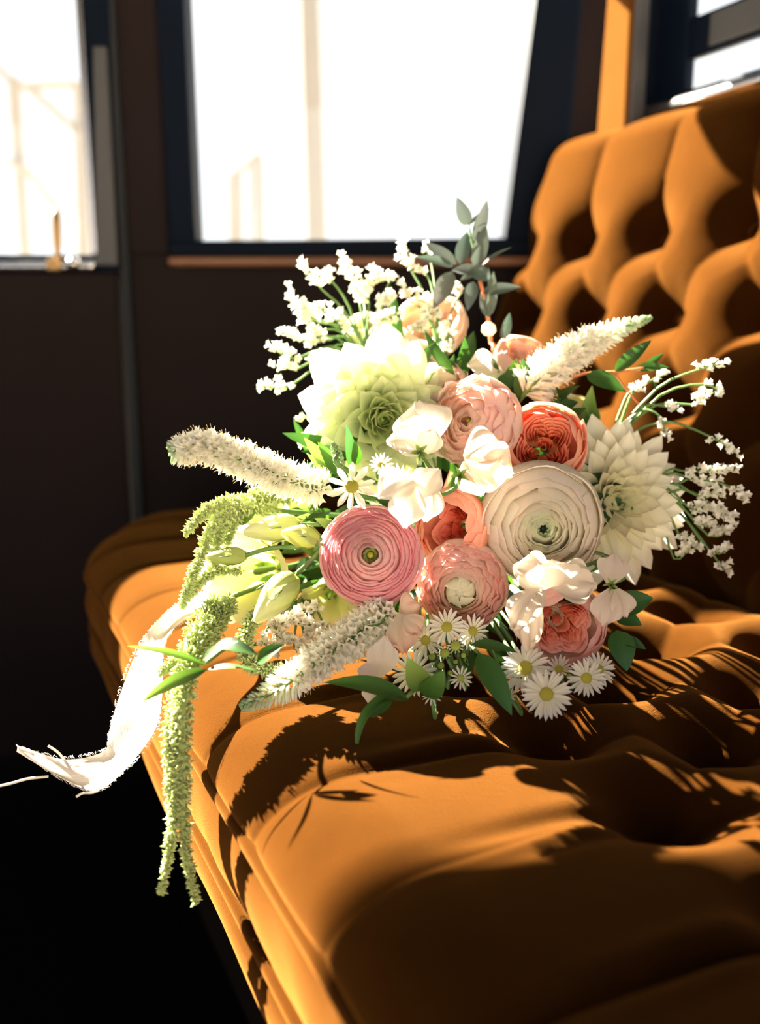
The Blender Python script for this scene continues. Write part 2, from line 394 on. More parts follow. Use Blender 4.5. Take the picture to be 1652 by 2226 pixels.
# back wall behind the backrest with a divided rear window
XB = 0.785
yK = wpt(sEnd, 0).y
def bp(x, y, xx=XB): return onplane(x, y, V((xx, 0, 0)), V((1, 0, 0)))
def back_panel(name, quad, x0, x1, mat, bevel=0.0):
    return boxmesh(name, [(x0, y, z) for y, z in quad] + [(x1, y, z) for y, z in quad], mat, bevel)
yO = bp(1374, 0).y
wb = struct('wall_back', back_panel('wall_back', [(-0.9, 0), (1.08, 0), (1.08, 0.80), (-0.9, 0.80)], XB + 0.03, XB + 0.08, DOORM), 'rear wall of the car behind the backrest')
XP = 0.735
yN, yM = bp(1374, 0, XP).y, bp(1322, 0, XP).y
def xat(px, py, y): r = ray(px, py); return r.x * (y / r.y)
tc_ = struct('trim_3', boxmesh('trim_3', [(XP, yN, 0.842), (XP, yM + 0.012, 0.842), (XP + 0.02, yM + 0.012, 0.842), (XP + 0.02, yN, 0.842), (XP, yN, CLZ), (XP, yM - 0.02, CLZ), (XP + 0.02, yM - 0.02, CLZ), (XP + 0.02, yN, CLZ)], LININGV, 0.004), 'sunlit tan padded post between the wide window and rear window')
yP, yQ = bp(1412, 0).y, bp(1502, 40).y
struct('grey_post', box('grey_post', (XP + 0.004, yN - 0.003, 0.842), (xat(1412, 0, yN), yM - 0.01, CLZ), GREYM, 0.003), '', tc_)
zW0, zb0, zb1, zW1 = bp(1510, 192).z, bp(1515, 125).z, bp(1500, 40).z, 1.16
w2 = struct('window_2', back_panel('window_2', [(-0.2, zW0 - 0.01), (yQ, zW0 - 0.01), (yQ, zW1), (-0.2, zW1)], XB + 0.004, XB + 0.006, GLASS), 'rear car window divided by a dark bar')
struct('frame_stile', back_panel('frame_stile', [(yQ, 0.80), (yP, 0.80), (yP, CLZ), (yQ, CLZ)], XB - 0.004, XB + 0.012, NAVY, 0.004), '', w2)
struct('frame_stile', back_panel('frame_stile', [(-0.9, 0.80), (-0.2, 0.80), (-0.2, CLZ), (-0.9, CLZ)], XB - 0.004, XB + 0.012, NAVY, 0.004), '', w2)
struct('glazing_bar', back_panel('glazing_bar', [(-0.2, zb0), (yQ, zb0), (yQ, zb1), (-0.2, zb1)], XB - 0.002, XB + 0.010, NAVY, 0.003), '', w2)
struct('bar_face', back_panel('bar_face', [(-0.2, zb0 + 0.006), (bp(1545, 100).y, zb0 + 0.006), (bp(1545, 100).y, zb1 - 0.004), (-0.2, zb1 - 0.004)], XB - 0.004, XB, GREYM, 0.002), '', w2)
struct('frame_rail', back_panel('frame_rail', [(-0.2, 0.80), (yQ, 0.80), (yQ, zW0), (-0.2, zW0)], XB - 0.004, XB + 0.012, NAVY, 0.003), '', w2)
struct('frame_head', back_panel('frame_head', [(-0.2, zW1), (yQ, zW1), (yQ, CLZ), (-0.2, CLZ)], XB - 0.004, XB + 0.012, NAVY, 0.003), '', w2)
# chrome moulding on top of the backrest
c0, c1 = bp(1372, 247, 0.765), bp(1660, 152, 0.765)
tb = struct('trim_2', tube('trim_2', [V((0.765, c0.y, 0.876)), V((0.765, 0.2, 0.876)), V((0.765, -0.5, 0.876))], 0.0075, CHROME, seg=8).data, 'chrome moulding along the top of the backrest')
for o in [o for o in list(COL.objects) if o.name.startswith('trim_2') and o is not tb]: bpy.data.objects.remove(o)
tb.name = 'trim_2'
struct('moulding_end', lathe('moulding_end', [(0.0001, 0.012), (0.007, 0.009), (0.0095, 0.0), (0.0085, -0.008)], CHROME, ax=V((0, 1, 0)), at=V((0.765, c0.y, 0.876))), '', tb)

# ------------------------------------------------------------------ outside: ground and blurred white frames
gr_ = struct('ground', box('ground', (-60, -60, -0.62), (60, 90, -0.6), GROUND), 'unseen pale ground added outside the car to bounce light')  # never in view, added pale to bounce warm light into the car
gr_['kind'] = 'structure'
def bar(name, a, b, r, parent, mat=WHITEP):
    inv = parent.matrix_world.inverted()
    T = (b - a).normalized(); N = T.cross(V((0, 0, 1)) if abs(T.z) < 0.9 else NW).normalized(); B = T.cross(N)
    c = [a + N * r + B * r, a - N * r + B * r, a - N * r - B * r, a + N * r - B * r]
    c += [q + (b - a) for q in c]
    return link(name, boxmesh(name, [inv @ q for q in c], mat, r * 0.15), parent)
def outside(name, label, cat, d, bars):
    base = W(bars[0][0], bars[0][1], d); base.z = -0.6
    t = thing(name, label, cat, M.Translation(base)); bpy.context.view_layer.update()
    for (x0, y0, x1, y1, r, nm_) in bars:
        a, b = W(x0, y0, d), W(x1, y1, d)
        if nm_ == 'post':
            a.z = -0.6
        bar(nm_, a, b, r, t)
    return t
outside('flag_post', 'tall pale post standing outside the wide window', 'post', 5.0, [(706, 900, 664, -260, 0.055, 'post')])
outside('gate_frame', 'pale slatted gate frame outside the wide window', 'gate', 6.0, [(508, 800, 506, 380, 0.032, 'post'), (566, 800, 562, 335, 0.032, 'post'), (506, 382, 562, 336, 0.02, 'rail'), (526, 800, 524, 372, 0.012, 'slat'), (545, 800, 543, 356, 0.012, 'slat')])
outside('garden_arbour', 'pale arbour frame with braces outside the door window', 'arbour', 5.5, [(70, 800, 30, 170, 0.03, 'post'), (178, 800, 172, 180, 0.03, 'post'), (30, 190, 175, 185, 0.022, 'rail'), (-60, 90, 40, 195, 0.02, 'brace'), (60, 190, 185, 300, 0.02, 'brace'), (-60, 320, 60, 370, 0.02, 'rail'), (60, 370, 130, 460, 0.018, 'brace')])

# ------------------------------------------------------------------ seat cushion
def tuft(x, y, x0, y0, Dx, Py, rows, H, pit, prad, pw=0.33, flat=0.0):
    """height above the pleats; x grows away from the straight-pleated edge"""
    fy = (y - y0) / Py
    e = 0.07
    if x <= x0:
        w_ = min(1.0, (x0 - x) / 0.06); p2 = pw * (2 - 0.9 * w_)
        h = (math.sqrt(math.sin(PI * fy) ** 2 + e * e * 0.06)) ** p2 * (1 - flat * w_) + flat * w_ * 0.8
    else:
        fx = (x - x0) / (2 * Dx)
        h = (math.sqrt(math.sin(PI * (fx + fy)) ** 2 + e * e) * math.sqrt(math.sin(PI * (fx - fy)) ** 2 + e * e)) ** pw
    g = 0.0
    i = round((x - x0) / Dx)
    for ii in (i - 1, i, i + 1):
        if 0 <= ii < rows:
            off = 0.5 if ii % 2 else 0.0
            k = round(fy - off)
            yy = y0 + (k + off) * Py; xx = x0 + ii * Dx
            g = max(g, math.exp(-((x - xx) ** 2 + (y - yy) ** 2) / (prad ** 2)))
    return H * h - pit * g

SX0, SY0, SDX, SPY, SROWS = 0.285, 0.2925, 0.075, 0.0875, 4
XF, ZT = 0.118, 0.418
YE, RC = 1.075, 0.19
def fshift(y):
    yc = YE - RC
    if y <= yc: return 0.0
    q = min((y - yc) / RC, 0.995)
    return RC * (1 - math.sqrt(1 - q * q)) * 0.85
def endz(y):
    q = max(0.0, (y - (YE - 0.045)) / 0.045)
    return 0.03 * (1 - math.sqrt(max(0.0, 1 - min(q, 1) ** 2)))
def seat_top(t, y):
    """t 0..1 from the junction forward over the front roll to the piping"""
    if t < 0.78:
        x = 0.60 + (0.165 - 0.60) * (t / 0.78)
        z = ZT; nx, nz = 0.0, 1.0; fade = 1.0
    else:
        a = (t - 0.78) / 0.22 * PI / 2
        x = 0.165 - 0.047 * math.sin(a); z = ZT - 0.024 * (1 - math.cos(a)) 
        nx, nz = -math.sin(a), math.cos(a); fade = 1 - 0.45 * (t - 0.78) / 0.22
    h = tuft(x, y, SX0, SY0, SDX, SPY, SROWS, 0.010, 0.026, 0.027, 0.22, 0.12) * fade
    if t > 0.78:
        e = (t - 0.78) / 0.22; h *= 1 - max(0, (e - 0.82) / 0.18) ** 2
    wr = 0.0030 * math.sin(260 * (y - SY0) + 9 * x) * math.exp(-((x - 0.23) / 0.05) ** 2)
    h += wr * (abs(math.cos(PI * (y - SY0) / SPY)) ** 8)
    if x > 0.53: h -= 0.05 * ((x - 0.53) / 0.07) ** 2
    sh = fshift(y) * (1 - min(1, max(0, (x - 0.118) / 0.30)))
    return V((x + nx * h + sh, y, z + nz * h - endz(y)))
NT, NY = 210, 720
Y0S = -0.35
ys = [Y0S + (YE - Y0S) * j / (NY - 1) for j in range(NY)]
cush = thing('seat_cushion', 'amber velvet deep-buttoned bench seat cushion with piped front edge', 'seat', M.Translation((0.118, 0.4, 0.33)))
bpy.context.view_layer.update()
def cushpart(name, me): 
    o = link(name, me, cush); o.matrix_parent_inverse = cush.matrix_world.inverted(); return o
vs = [seat_top(i / (NT - 1), y) for y in ys for i in range(NT)]
fs = [(j * NT + i, j * NT + i + 1, (j + 1) * NT + i + 1, (j + 1) * NT + i) for j in range(NY - 1) for i in range(NT - 1)]
# close the far end
b0 = (NY - 1) * NT; off = len(vs)
vs += [V((v.x, YE, 0.335)) for v in vs[b0:b0 + NT]]
fs += [(b0 + i, b0 + i + 1, off + i + 1, off + i) for i in range(NT - 1)]
cushpart('tufted_top', mkmesh('tufted_top', vs, fs, VELVET))
def strip(name, prof, mat=VELVET, waves=None):
    n = len(prof); v2 = []
    yy = [Y0S + (YE - Y0S) * j / 219 for j in range(220)]
    for y in yy:
        for k, (x, z) in enumerate(prof):
            w = waves(y, k) if waves else 0.0
            v2.append(V((x + fshift(y) - w, y, z - endz(y) * 0.6)))
    f2 = [(j * n + i, j * n + i + 1, (j + 1) * n + i + 1, (j + 1) * n + i) for j in range(219) for i in range(n - 1)]
    return cushpart(name, mkmesh(name, v2, f2, mat))
def cord(name, x, z, r):
    prof = [(x + r * math.cos(a), z + r * math.sin(a)) for a in [2 * PI * k / 12 for k in range(13)]]
    return strip(name, prof)
cord('piping', 0.1155, 0.3945, 0.0042)
bprof = [(0.1190, 0.3915)] + [(0.1195 - 0.0075 * math.sin(PI * k / 10) ** 0.7, 0.390 - 0.046 * k / 10) for k in range(11)] + [(0.121, 0.3435)]
strip('border_panel', bprof, waves=lambda y, k: 0.0013 * math.sin(23 * y + 0.5 * k) * math.sin(61 * y))
cord('piping', 0.1165, 0.3425, 0.0038)
strip('lower_band', [(0.120, 0.340), (0.114, 0.334), (0.1125, 0.327), (0.1135, 0.319), (0.118, 0.312), (0.126, 0.309)], waves=lambda y, k: 0.001 * math.sin(31 * y + k))
cord('piping', 0.122, 0.308, 0.0035)
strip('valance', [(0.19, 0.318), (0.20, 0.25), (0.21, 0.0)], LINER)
bm_ = lathe('button', [(0.0001, 0.0045), (0.004, 0.004), (0.0068, 0.0018), (0.0075, -0.001)], VELVET, seg=12)
for i in range(SROWS):
    for k in range(-8, 10):
        y = SY0 + (k + (0.5 if i % 2 else 0)) * SPY; x = SX0 + i * SDX
        if -0.3 < y < YE - 0.05:
            cushpart('button', bm_).matrix_basis = M.Translation((x, y, ZT - 0.0255))

# ------------------------------------------------------------------ backrest
BREC = 0.36
BU = V((BREC, 0, 1)).normalized(); BN = V((-1, 0, BREC)).normalized()
BO = V((0.560, 0, 0.405))
BH = 0.470
BY0, BPY, BDH, BROWS = 0.652, 0.116, 0.086, 5
BTOP = 0.345
YB = 1.035
def back_pt(t, y):
    # t 0..1 from bottom to over the top
    if t < 0.86:
        h = BH * t / 0.86 - 0.02; nn = BN; base = BO + BU * h; fade = 1.0
    else:
        a = (t - 0.86) / 0.14 * PI * 0.62
        base = BO + BU * (BH - 0.02 + 0.030 * math.sin(a)) - BN * (0.045 * (1 - math.cos(a)))
        nn = (BN * math.cos(a) + BU * math.sin(a)).normalized(); h = BH - 0.02 + 0.03 * a; fade = 1 - 0.75 * (t - 0.86) / 0.14
    p = tuft(BTOP - h, y, 0.0, BY0, BDH, BPY, BROWS, 0.013, 0.024, 0.029, 0.36) * fade
    # top row pleats run out to the upper edge and soften
    if h > BTOP: p = p * (1 - 0.35 * min(1, (h - BTOP) / 0.13)) + 0.010 * min(1, (h - BTOP) / 0.13)
    q = max(0.0, (y - (YB - 0.06)) / 0.06)
    rr = 1 - math.sqrt(max(0, 1 - min(q, 1) ** 2))
    hc = max(0.0, (h - (BH - 0.10)) / 0.10)
    yy = y - 0.035 * max(0, (q)) * hc ** 2
    low = max(0, (0.05 - h) / 0.07); p -= 0.035 * low * low
    v = base + nn * (p - 0.055 * rr); v.y = yy
    return v
back = thing('backrest_cushion', 'amber velvet deep-buttoned reclined backrest of the bench', 'backrest', M.Translation((0.56, 0.4, 0.40)))
bpy.context.view_layer.update()
def backpart(name, me):
    o = link(name, me, back); o.matrix_parent_inverse = back.matrix_world.inverted(); return o
NT2, NY2 = 260, 520
Y0B = -0.35
yb = [Y0B + (YB - Y0B) * j / (NY2 - 1) for j in range(NY2)]
vs = [back_pt(i / (NT2 - 1), y) for y in yb for i in range(NT2)]
fs = [(j * NT2 + i, (j + 1) * NT2 + i, (j + 1) * NT2 + i + 1, j * NT2 + i + 1) for j in range(NY2 - 1) for i in range(NT2 - 1)]
b0 = (NY2 - 1) * NT2; off = len(vs)
vs += [V((max(v.x, 0.76), v.y + 0.001, v.z)) for v in vs[b0:b0 + NT2]]
fs += [(b0 + i, off + i, off + i + 1, b0 + i + 1) for i in range(NT2 - 1)]
backpart('tufted_face', mkmesh('tufted_face', vs, fs, VELVET))
for i in range(BROWS):
    for k in range(-8, 5):
        y = BY0 + (k + (0.5 if i % 2 else 0)) * BPY
        if -0.3 < y < YB - 0.04:
            p = BO + BU * (BTOP - i * BDH) - BN * 0.023; p.y = y
            backpart('button', bm_).matrix_basis = M.Translation(p) @ BN.to_track_quat('Z', 'Y').to_matrix().to_4x4() @ M.Scale(1.3, 4)
# ================================================================== the bouquet
BIND = V((0.365, 0.66, 0.475))
TAIL = V((0.40, 0.84, 0.462))
def cdir(x, y): return (-ray(x, y)).normalized()
def pose(x, y, d, a=0.0, b=0.0, rad=1.0, roll=None):
    """flower frame at a pixel's ray, depth d, its face turned from the viewer by a (right) and b (up)"""
    z = (cdir(x, y) + RT * a + UP * b).normalized()
    up = (UP - z * UP.dot(z)).normalized(); xx = up.cross(z)
    R = M((xx, up, z)).transposed().to_4x4()
    return M.Translation(W(x, y, d)) @ R @ M.Rotation(roll if roll is not None else 0.0, 4, 'Z') @ M.Scale(rad, 4)
def pxr(r, d): return r * d / FPX
ALLSTEMS = []
def stem_of(t, rad=0.0022, mat=STEM, start=-0.5, bend=0.03, bind=True):
    w = t.matrix_world
    p0 = w @ V((0, 0, start)); zax = (w.to_3x3() @ V((0, 0, 1))).normalized()
    jit = V((ru(-.012, .012), ru(-.01, .01), ru(-.010, .012)))
    p1 = p0 - zax * bend
    tube('stem', [p0, p1, (p1 + BIND) / 2 + V((0, 0.01, 0.004)), BIND + jit, TAIL + jit * 1.6 + V((ru(-.01, .01), ru(-.03, .03), 0))], rad, mat, t, seg=6, n=14)

# ---- petals
def shell_petal(name, prof, hw, mat, tipdrop=0.22, ruffle=0.0, freq=5, ph=0.0, tuck=0.05, notch=0.0, nu=9, nv=8, curl=0.0):
    def fn(u, v):
        s = 2 * u - 1
        vv = v * (1 - tipdrop * abs(s) ** 2.6 - notch * max(0, 1 - abs(s) * 7))
        n = len(prof) - 1; x = vv * n; i = min(int(x), n - 1); f = x - i; f = f * f * (3 - 2 * f) * 0.35 + f * 0.65
        r = prof[i][0] * (1 - f) + prof[i + 1][0] * f; z = prof[i][1] * (1 - f) + prof[i + 1][1] * f
        r += tuck * s * (0.3 + 0.7 * v) + ruffle * v ** 3 * math.sin(freq * s + ph) + curl * v ** 6
        z += ruffle * 0.7 * v ** 3 * math.cos(freq * 1.3 * s + ph * 1.7)
        th = hw * s * (0.35 + 0.65 * min(1, vv * 1.8))
        return V((r * math.cos(th), r * math.sin(th), z))
    return gridmesh(name, nu, nv, fn, mat)

def ring(t, n, meshes, color, phase=0.0, jit=0.05, tilt=0.05, cj=0.04, name='petal'):
    for k in range(n):
        a = phase + 2 * PI * k / n + ru(-jit, jit)
        m = M.Rotation(a, 4, 'Z') @ M.Rotation(ru(-tilt, tilt), 4, 'Y') @ M.Translation((0, 0, ru(-.02, .02)))
        c = [min(1, max(0, q * (1 + ru(-cj, cj)))) for q in color]
        link(name, meshes[k % len(meshes)], t, m, c)

def mixc(a, b, t): return [x * (1 - t) + y * t for x, y in zip(a, b)]

def ranunculus(t, mat, c_in, c_mid, c_out, rims, heart='green', dome=0.42, ruffle=0.014, rr=0.0, cup=0.0, fq=4):
    def Zd(r): return dome * (1 - 1.25 * min(r, 1.05) ** 2.3) - 0.13 * math.exp(-(r / 0.16) ** 2) - cup * math.exp(-(r / 0.45) ** 2)
    L = len(rims)
    for i, ri in enumerate(rims):
        q = i / (L - 1)
        rn = rims[i + 1] if i + 1 < L else ri + 0.07
        dr = max(0.05, rn - ri)
        n = 3 if i < 2 else (5 if ri < 0.5 else (6 if ri < 0.75 else 7))
        ms = []
        for vvar in range(3):
            j = ru(-.42, .42) * dr
            r0_, r1_ = ri + j, rn + j
            zr_ = Zd(r0_) + 0.06 + ru(-.015, .02); zm = Zd((r0_ + r1_) / 2)
            prof = [(0.10 + 0.2 * q, Zd(r1_) - 0.80), (r1_ * 0.9 + 0.04, Zd(r1_) - 0.48), (r1_ + 0.085, Zd(r1_) - 0.27),
                    ((r0_ + r1_) / 2 + 0.055, zm - 0.12), (r0_ + 0.035, Zd(r0_) - 0.02), (r0_, zr_)]
            if q > 0.93: prof[-1] = (r0_ + 0.07, Zd(r0_) + 0.0)
            ms.append(shell_petal('petal', prof, PI / n * ru(1.25, 1.6), mat, ru(.10, .2), ruffle * (0.6 + q) + rr * q, fq + 3 * rnd(), 6 * rnd(), 0.018, notch=0.02 * q, nu=11, nv=9))
        c = mixc(c_in, c_mid, min(1, ri / 0.5)) if ri < 0.5 else mixc(c_mid, c_out, min(1, (ri - 0.5) / 0.5))
        ring(t, n, ms, c, phase=i * 2.4, jit=0.12, tilt=0.02)
    dome = dome - cup
    z0 = dome - 0.24
    if heart == 'green':
        link('heart', lathe('heart', [(0.0001, z0 + .10), (0.05, z0 + .085), (0.075, z0 + .03), (0.06, z0 - .05)], DISC, 12), t)
        for k in range(9):
            a = 2 * PI * k / 9
            me = shell_petal('heart_leaf', [(0.03, z0 - .2), (0.085, z0), (0.125, z0 + .06), (0.15, z0 + .13)], 0.5, SEEDG, 0.3, 0.01, 5, k, 0.02, nu=5, nv=5) if k == 0 else me
            link('heart_leaf', me, t, M.Rotation(a, 4, 'Z') @ M.Rotation(ru(-.05, .05), 4, 'Y'))
    elif heart == 'small':
        link('heart', lathe('heart', [(0.0001, z0 + .10), (0.05, z0 + .08), (0.07, z0 - .02), (0.06, z0 - .1)], DISC, 10), t)
    elif heart == 'dark':
        link('heart', lathe('heart', [(0.0001, z0 + .05), (0.04, z0 + .04), (0.055, z0 - .02), (0.03, z0 - .1)], SEEDB, 10), t)
        for k in range(7):
            me = shell_petal('heart_leaf', [(0.05, z0 - .2), (0.17, z0), (0.16, z0 + .07), (0.075, z0 + .10)], 0.75, GREENFOOT, 0.25, 0.01, 5, k, 0.03, nu=6, nv=5) if k == 0 else me
            link('heart_leaf', me, t, M.Rotation(2 * PI * k / 7, 4, 'Z'), (0.62, 0.72, 0.45))

def garden_rose(t, mat_out, mat_in, c_out, c_rim, c_in, n_out=3, quarters=4, open_=1.0, depth=0.0):
    for i in range(n_out):
        q = i / max(1, n_out - 1)
        rim = (0.72 + 0.30 * q) * open_; zr = 0.24 - 0.16 * q
        bel = 0.86 + 0.10 * q
        prof = [(0.12, -0.72), (0.60 + .1 * q, -0.62), (bel, -0.20), (bel + .01, 0.05), (rim, zr)]
        n = 5 + (i % 2)
        ms = [shell_petal('petal', prof, PI / n * 1.45, mat_out, 0.14, 0.035, 5, 6 * rnd(), 0.05, notch=0.05, nu=11, nv=9) for _ in range(3)]
        ring(t, n, ms, mixc(c_rim, c_out, q), phase=i * 1.1 + rnd(), jit=0.12, tilt=0.05)
    # quartered heart: nested wavy folds around off-centre points, light at their rims
    for qd in range(quarters):
        fa = 2 * PI * qd / quarters + ru(-.25, .25)
        for k in range(6):
            rr_ = (0.07 + 0.075 * k) * open_; zt = 0.02 - depth + 0.030 * k + ru(-.035, .035); ph = 6 * rnd(); sp = ru(1.0, 1.35)
            qc = V((math.cos(fa), math.sin(fa), 0)) * (0.30 - 0.012 * k) * open_
            def fn(u, v, rr_=rr_, zt=zt, ph=ph, sp=sp, qc=qc, fa=fa, k=k):
                s = 2 * u - 1; b = fa + s * sp
                r = rr_ * (0.70 + 0.42 * v) + (0.022 * math.sin(4.5 * s + ph) + 0.010 * math.sin(11 * s + 2 * ph)) * v
                z = -0.55 + (zt + 0.55 - 0.06 * abs(s) ** 2) * v + 0.030 * v * v * math.sin(5 * s + ph)
                p = qc + V((r * math.cos(b), r * math.sin(b), 0)) - V((math.cos(fa), math.sin(fa), 0)) * (0.10 * s * s)
                p.z = z
                return p
            link('petal', gridmesh('petal', 11, 7, fn, mat_in), t, None, mixc(c_in, c_rim, min(1, 0.35 + 0.11 * k + ru(-.1, .1))))
    for k in range(4):
        rr_ = 0.05 + 0.05 * k; ph = 6 * rnd()
        def fn(u, v, rr_=rr_, ph=ph):
            b = ph + u * 3.2
            r = rr_ * (0.8 + 0.2 * v) + 0.012 * math.sin(9 * u + ph) * v
            return V((r * math.cos(b), r * math.sin(b), -0.55 + (0.5 - depth) * v + 0.03 * math.sin(7 * u + ph) * v))
        link('petal', gridmesh('petal', 10, 5, fn, mat_in), t, None, mixc(c_in, c_rim, .3))

def calyx(t, n=5, z=-0.7, r=0.5, l=0.5):
    me = shell_petal('sepal', [(0.08, z - .12), (r * .5, z - .08), (r, z + .08), (r * 1.15, z + l)], 0.5, LEAFM, 0.8, 0.01, 4, 0, 0, nu=5, nv=6)
    for k in range(n): link('sepal', me, t, M.Rotation(2 * PI * k / n + .3, 4, 'Z'), (0.22, 0.38, 0.10))

def lance(name, mat, width=0.2, cup=0.3, bend=0.2, tip=0.5, nu=5, nv=8, notch=0.0, wpos=0.45):
    """flat petal along +X from the origin, face +Z"""
    def fn(u, v):
        s = 2 * u - 1
        w = width * (math.sin(PI * min(1, v ** (math.log(.5) / math.log(wpos)))) ** 0.75 * (1 - tip) + tip * (0.3 + 0.7 * v) * (1 - v ** 5)) + 0.004
        x = v - notch * v ** 4 * (1 - abs(s)) * 0.5
        z = cup * w * s * s * 1.2 + bend * v * v
        return V((x, s * w, z))
    return gridmesh(name, nu, nv, fn, mat)

def dahlia(t, N, mat, c_in, c_out, rmax=1.0, pitch0=12, pitch1=98, bend=0.25, wid=0.23, ptip=0.25, l0=0.2, lp=0.75, pp=0.85):
    big = [lance('petal', mat, wid * ru(.9, 1.1), 0.55, -0.12 + bend * ru(.4, 1), ptip, nu=7, nv=9, wpos=0.58) for _ in range(3)]
    mid = [lance('petal', mat, wid * ru(.85, 1.05), 0.8, 0.28, ptip, nu=5, nv=7, wpos=0.58) for _ in range(2)]
    for k in range(N):
        q = k / (N - 1)
        a = k * 2.39996 + ru(-.08, .08)
        ln = (l0 + (1 - l0) * q ** lp) * rmax * ru(.93, 1.05)
        pit = math.radians(pitch0 + (pitch1 - pitch0) * q ** pp + ru(-4, 4))
        m = M.Rotation(a, 4, 'Z') @ M.Translation((0.05 + 0.10 * q, 0, 0.14 * (1 - q) - 0.10 * q)) @ M.Rotation(-(PI / 2 - pit), 4, 'Y') @ M.Rotation(ru(-.12, .12), 4, 'X') @ M.Diagonal((ln, ln * (1.25 - .25 * q), ln, 1))
        link('petal', (mid if q < 0.4 else big)[k % 2], t, m, mixc(c_in, c_out, min(1, q * 1.6)))

def bumpy_disc(mat, r=0.27, h=0.12, n=90):
    vs, fs = [], []
    vs0, fs0, _, _ = grid(14, 5, lambda u, v: V((r * math.cos(2 * PI * u) * math.sin(v * PI / 2 + .001), r * math.sin(2 * PI * u) * math.sin(v * PI / 2 + .001), h * math.cos(v * PI / 2))), True)
    vs += vs0; fs += fs0
    for k in range(n):
        q = math.sqrt((k + .5) / n); a = k * 2.39996
        c = V((r * q * math.cos(a), r * q * math.sin(a), h * math.sqrt(max(0, 1 - q * q)) + 0.006)); b = len(vs); e = r * 0.075
        for dx, dy, dz in ((1, 0, 0), (0, 1, 0), (-1, 0, 0), (0, -1, 0), (0, 0, 1.6)): vs.append(c + V((dx, dy, dz)) * e)
        fs += [(b, b + 1, b + 4), (b + 1, b + 2, b + 4), (b + 2, b + 3, b + 4), (b + 3, b, b + 4)]
    return mkmesh('disc', vs, fs, mat)
DISCME, DISCMG = bumpy_disc(DISC), bumpy_disc(DISCG, 0.27, 0.16)
DPET = [lance('ray_petal', WHITEPET, 0.15 * w, 0.45, b, 0.75, nu=5, nv=6, notch=0.05) for w, b in ((1, -.02), (.9, .05), (1.08, -.1))]
DPETB = [lance('ray_petal', WHITEPET, 0.23 * w, 0.3, b, 0.8, nu=7, nv=6, notch=0.10) for w, b in ((1, -.02), (.92, .07), (1.08, -.08))]
def daisy(x, y, d, r, a, b, label, n=20, green=False, broad=False, lift=0.0, roll=None):
    t = thing('daisy', label, 'daisy', pose(x, y, d, a, b, pxr(r, d), rnd() * 6 if roll is None else roll), 'daisies in the bouquet'); bpy.context.view_layer.update()
    link('disc', DISCMG if green else DISCME, t)
    for lay in range(1 if broad else 2):
        nn = n if broad else n // 2
        for k in range(nn):
            an = 2 * PI * (k + 0.5 * lay) / nn + ru(-.08, .08)
            m = M.Rotation(an, 4, 'Z') @ M.Translation((0.20, 0, -0.02 - .02 * lay)) @ M.Rotation(-(lift + ru(-.10, .12)), 4, 'Y') @ M.Rotation(ru(-.2, .2), 4, 'X') @ M.Scale(0.80 * ru(.92, 1.06), 4)
            link('ray_petal', (DPETB if broad else DPET)[k % 3], t, m, (0.94, 0.91, 0.87))
    me = lathe('calyx', [(0.2, 0.0), (0.17, -0.12), (0.06, -0.2)], LEAFM, 10); link('calyx', me, t, None, (0.15, 0.28, 0.06))
    stem_of(t, 0.0011, start=-0.15, bend=0.015)
    return t
def green_bud(x, y, d, r, label, half=False):
    t = thing('daisy_bud', label, 'flower bud', pose(x, y, d, ru(-.3, .3), ru(0, .5), pxr(r, d)), 'daisy buds in the bouquet'); bpy.context.view_layer.update()
    link('calyx', lathe('calyx', [(0.0001, 0.55), (0.5, 0.45), (0.85, 0.1), (0.7, -0.5), (0.2, -0.8)], LEAFM, 12), t, None, (0.22, 0.34, 0.07))
    link('disc', DISCMG, t, M.Translation((0, 0, 0.4)) @ M.Scale(2.4, 4))
    if half:
        for k in range(12): link('ray_petal', DPET[k % 3], t, M.Rotation(2 * PI * k / 12, 4, 'Z') @ M.Translation((0.55, 0, .35)) @ M.Rotation(-.7, 4, 'Y') @ M.Scale(0.75, 4), (0.86, 0.88, 0.70))
    stem_of(t, 0.0010, start=-0.7, bend=0.01)

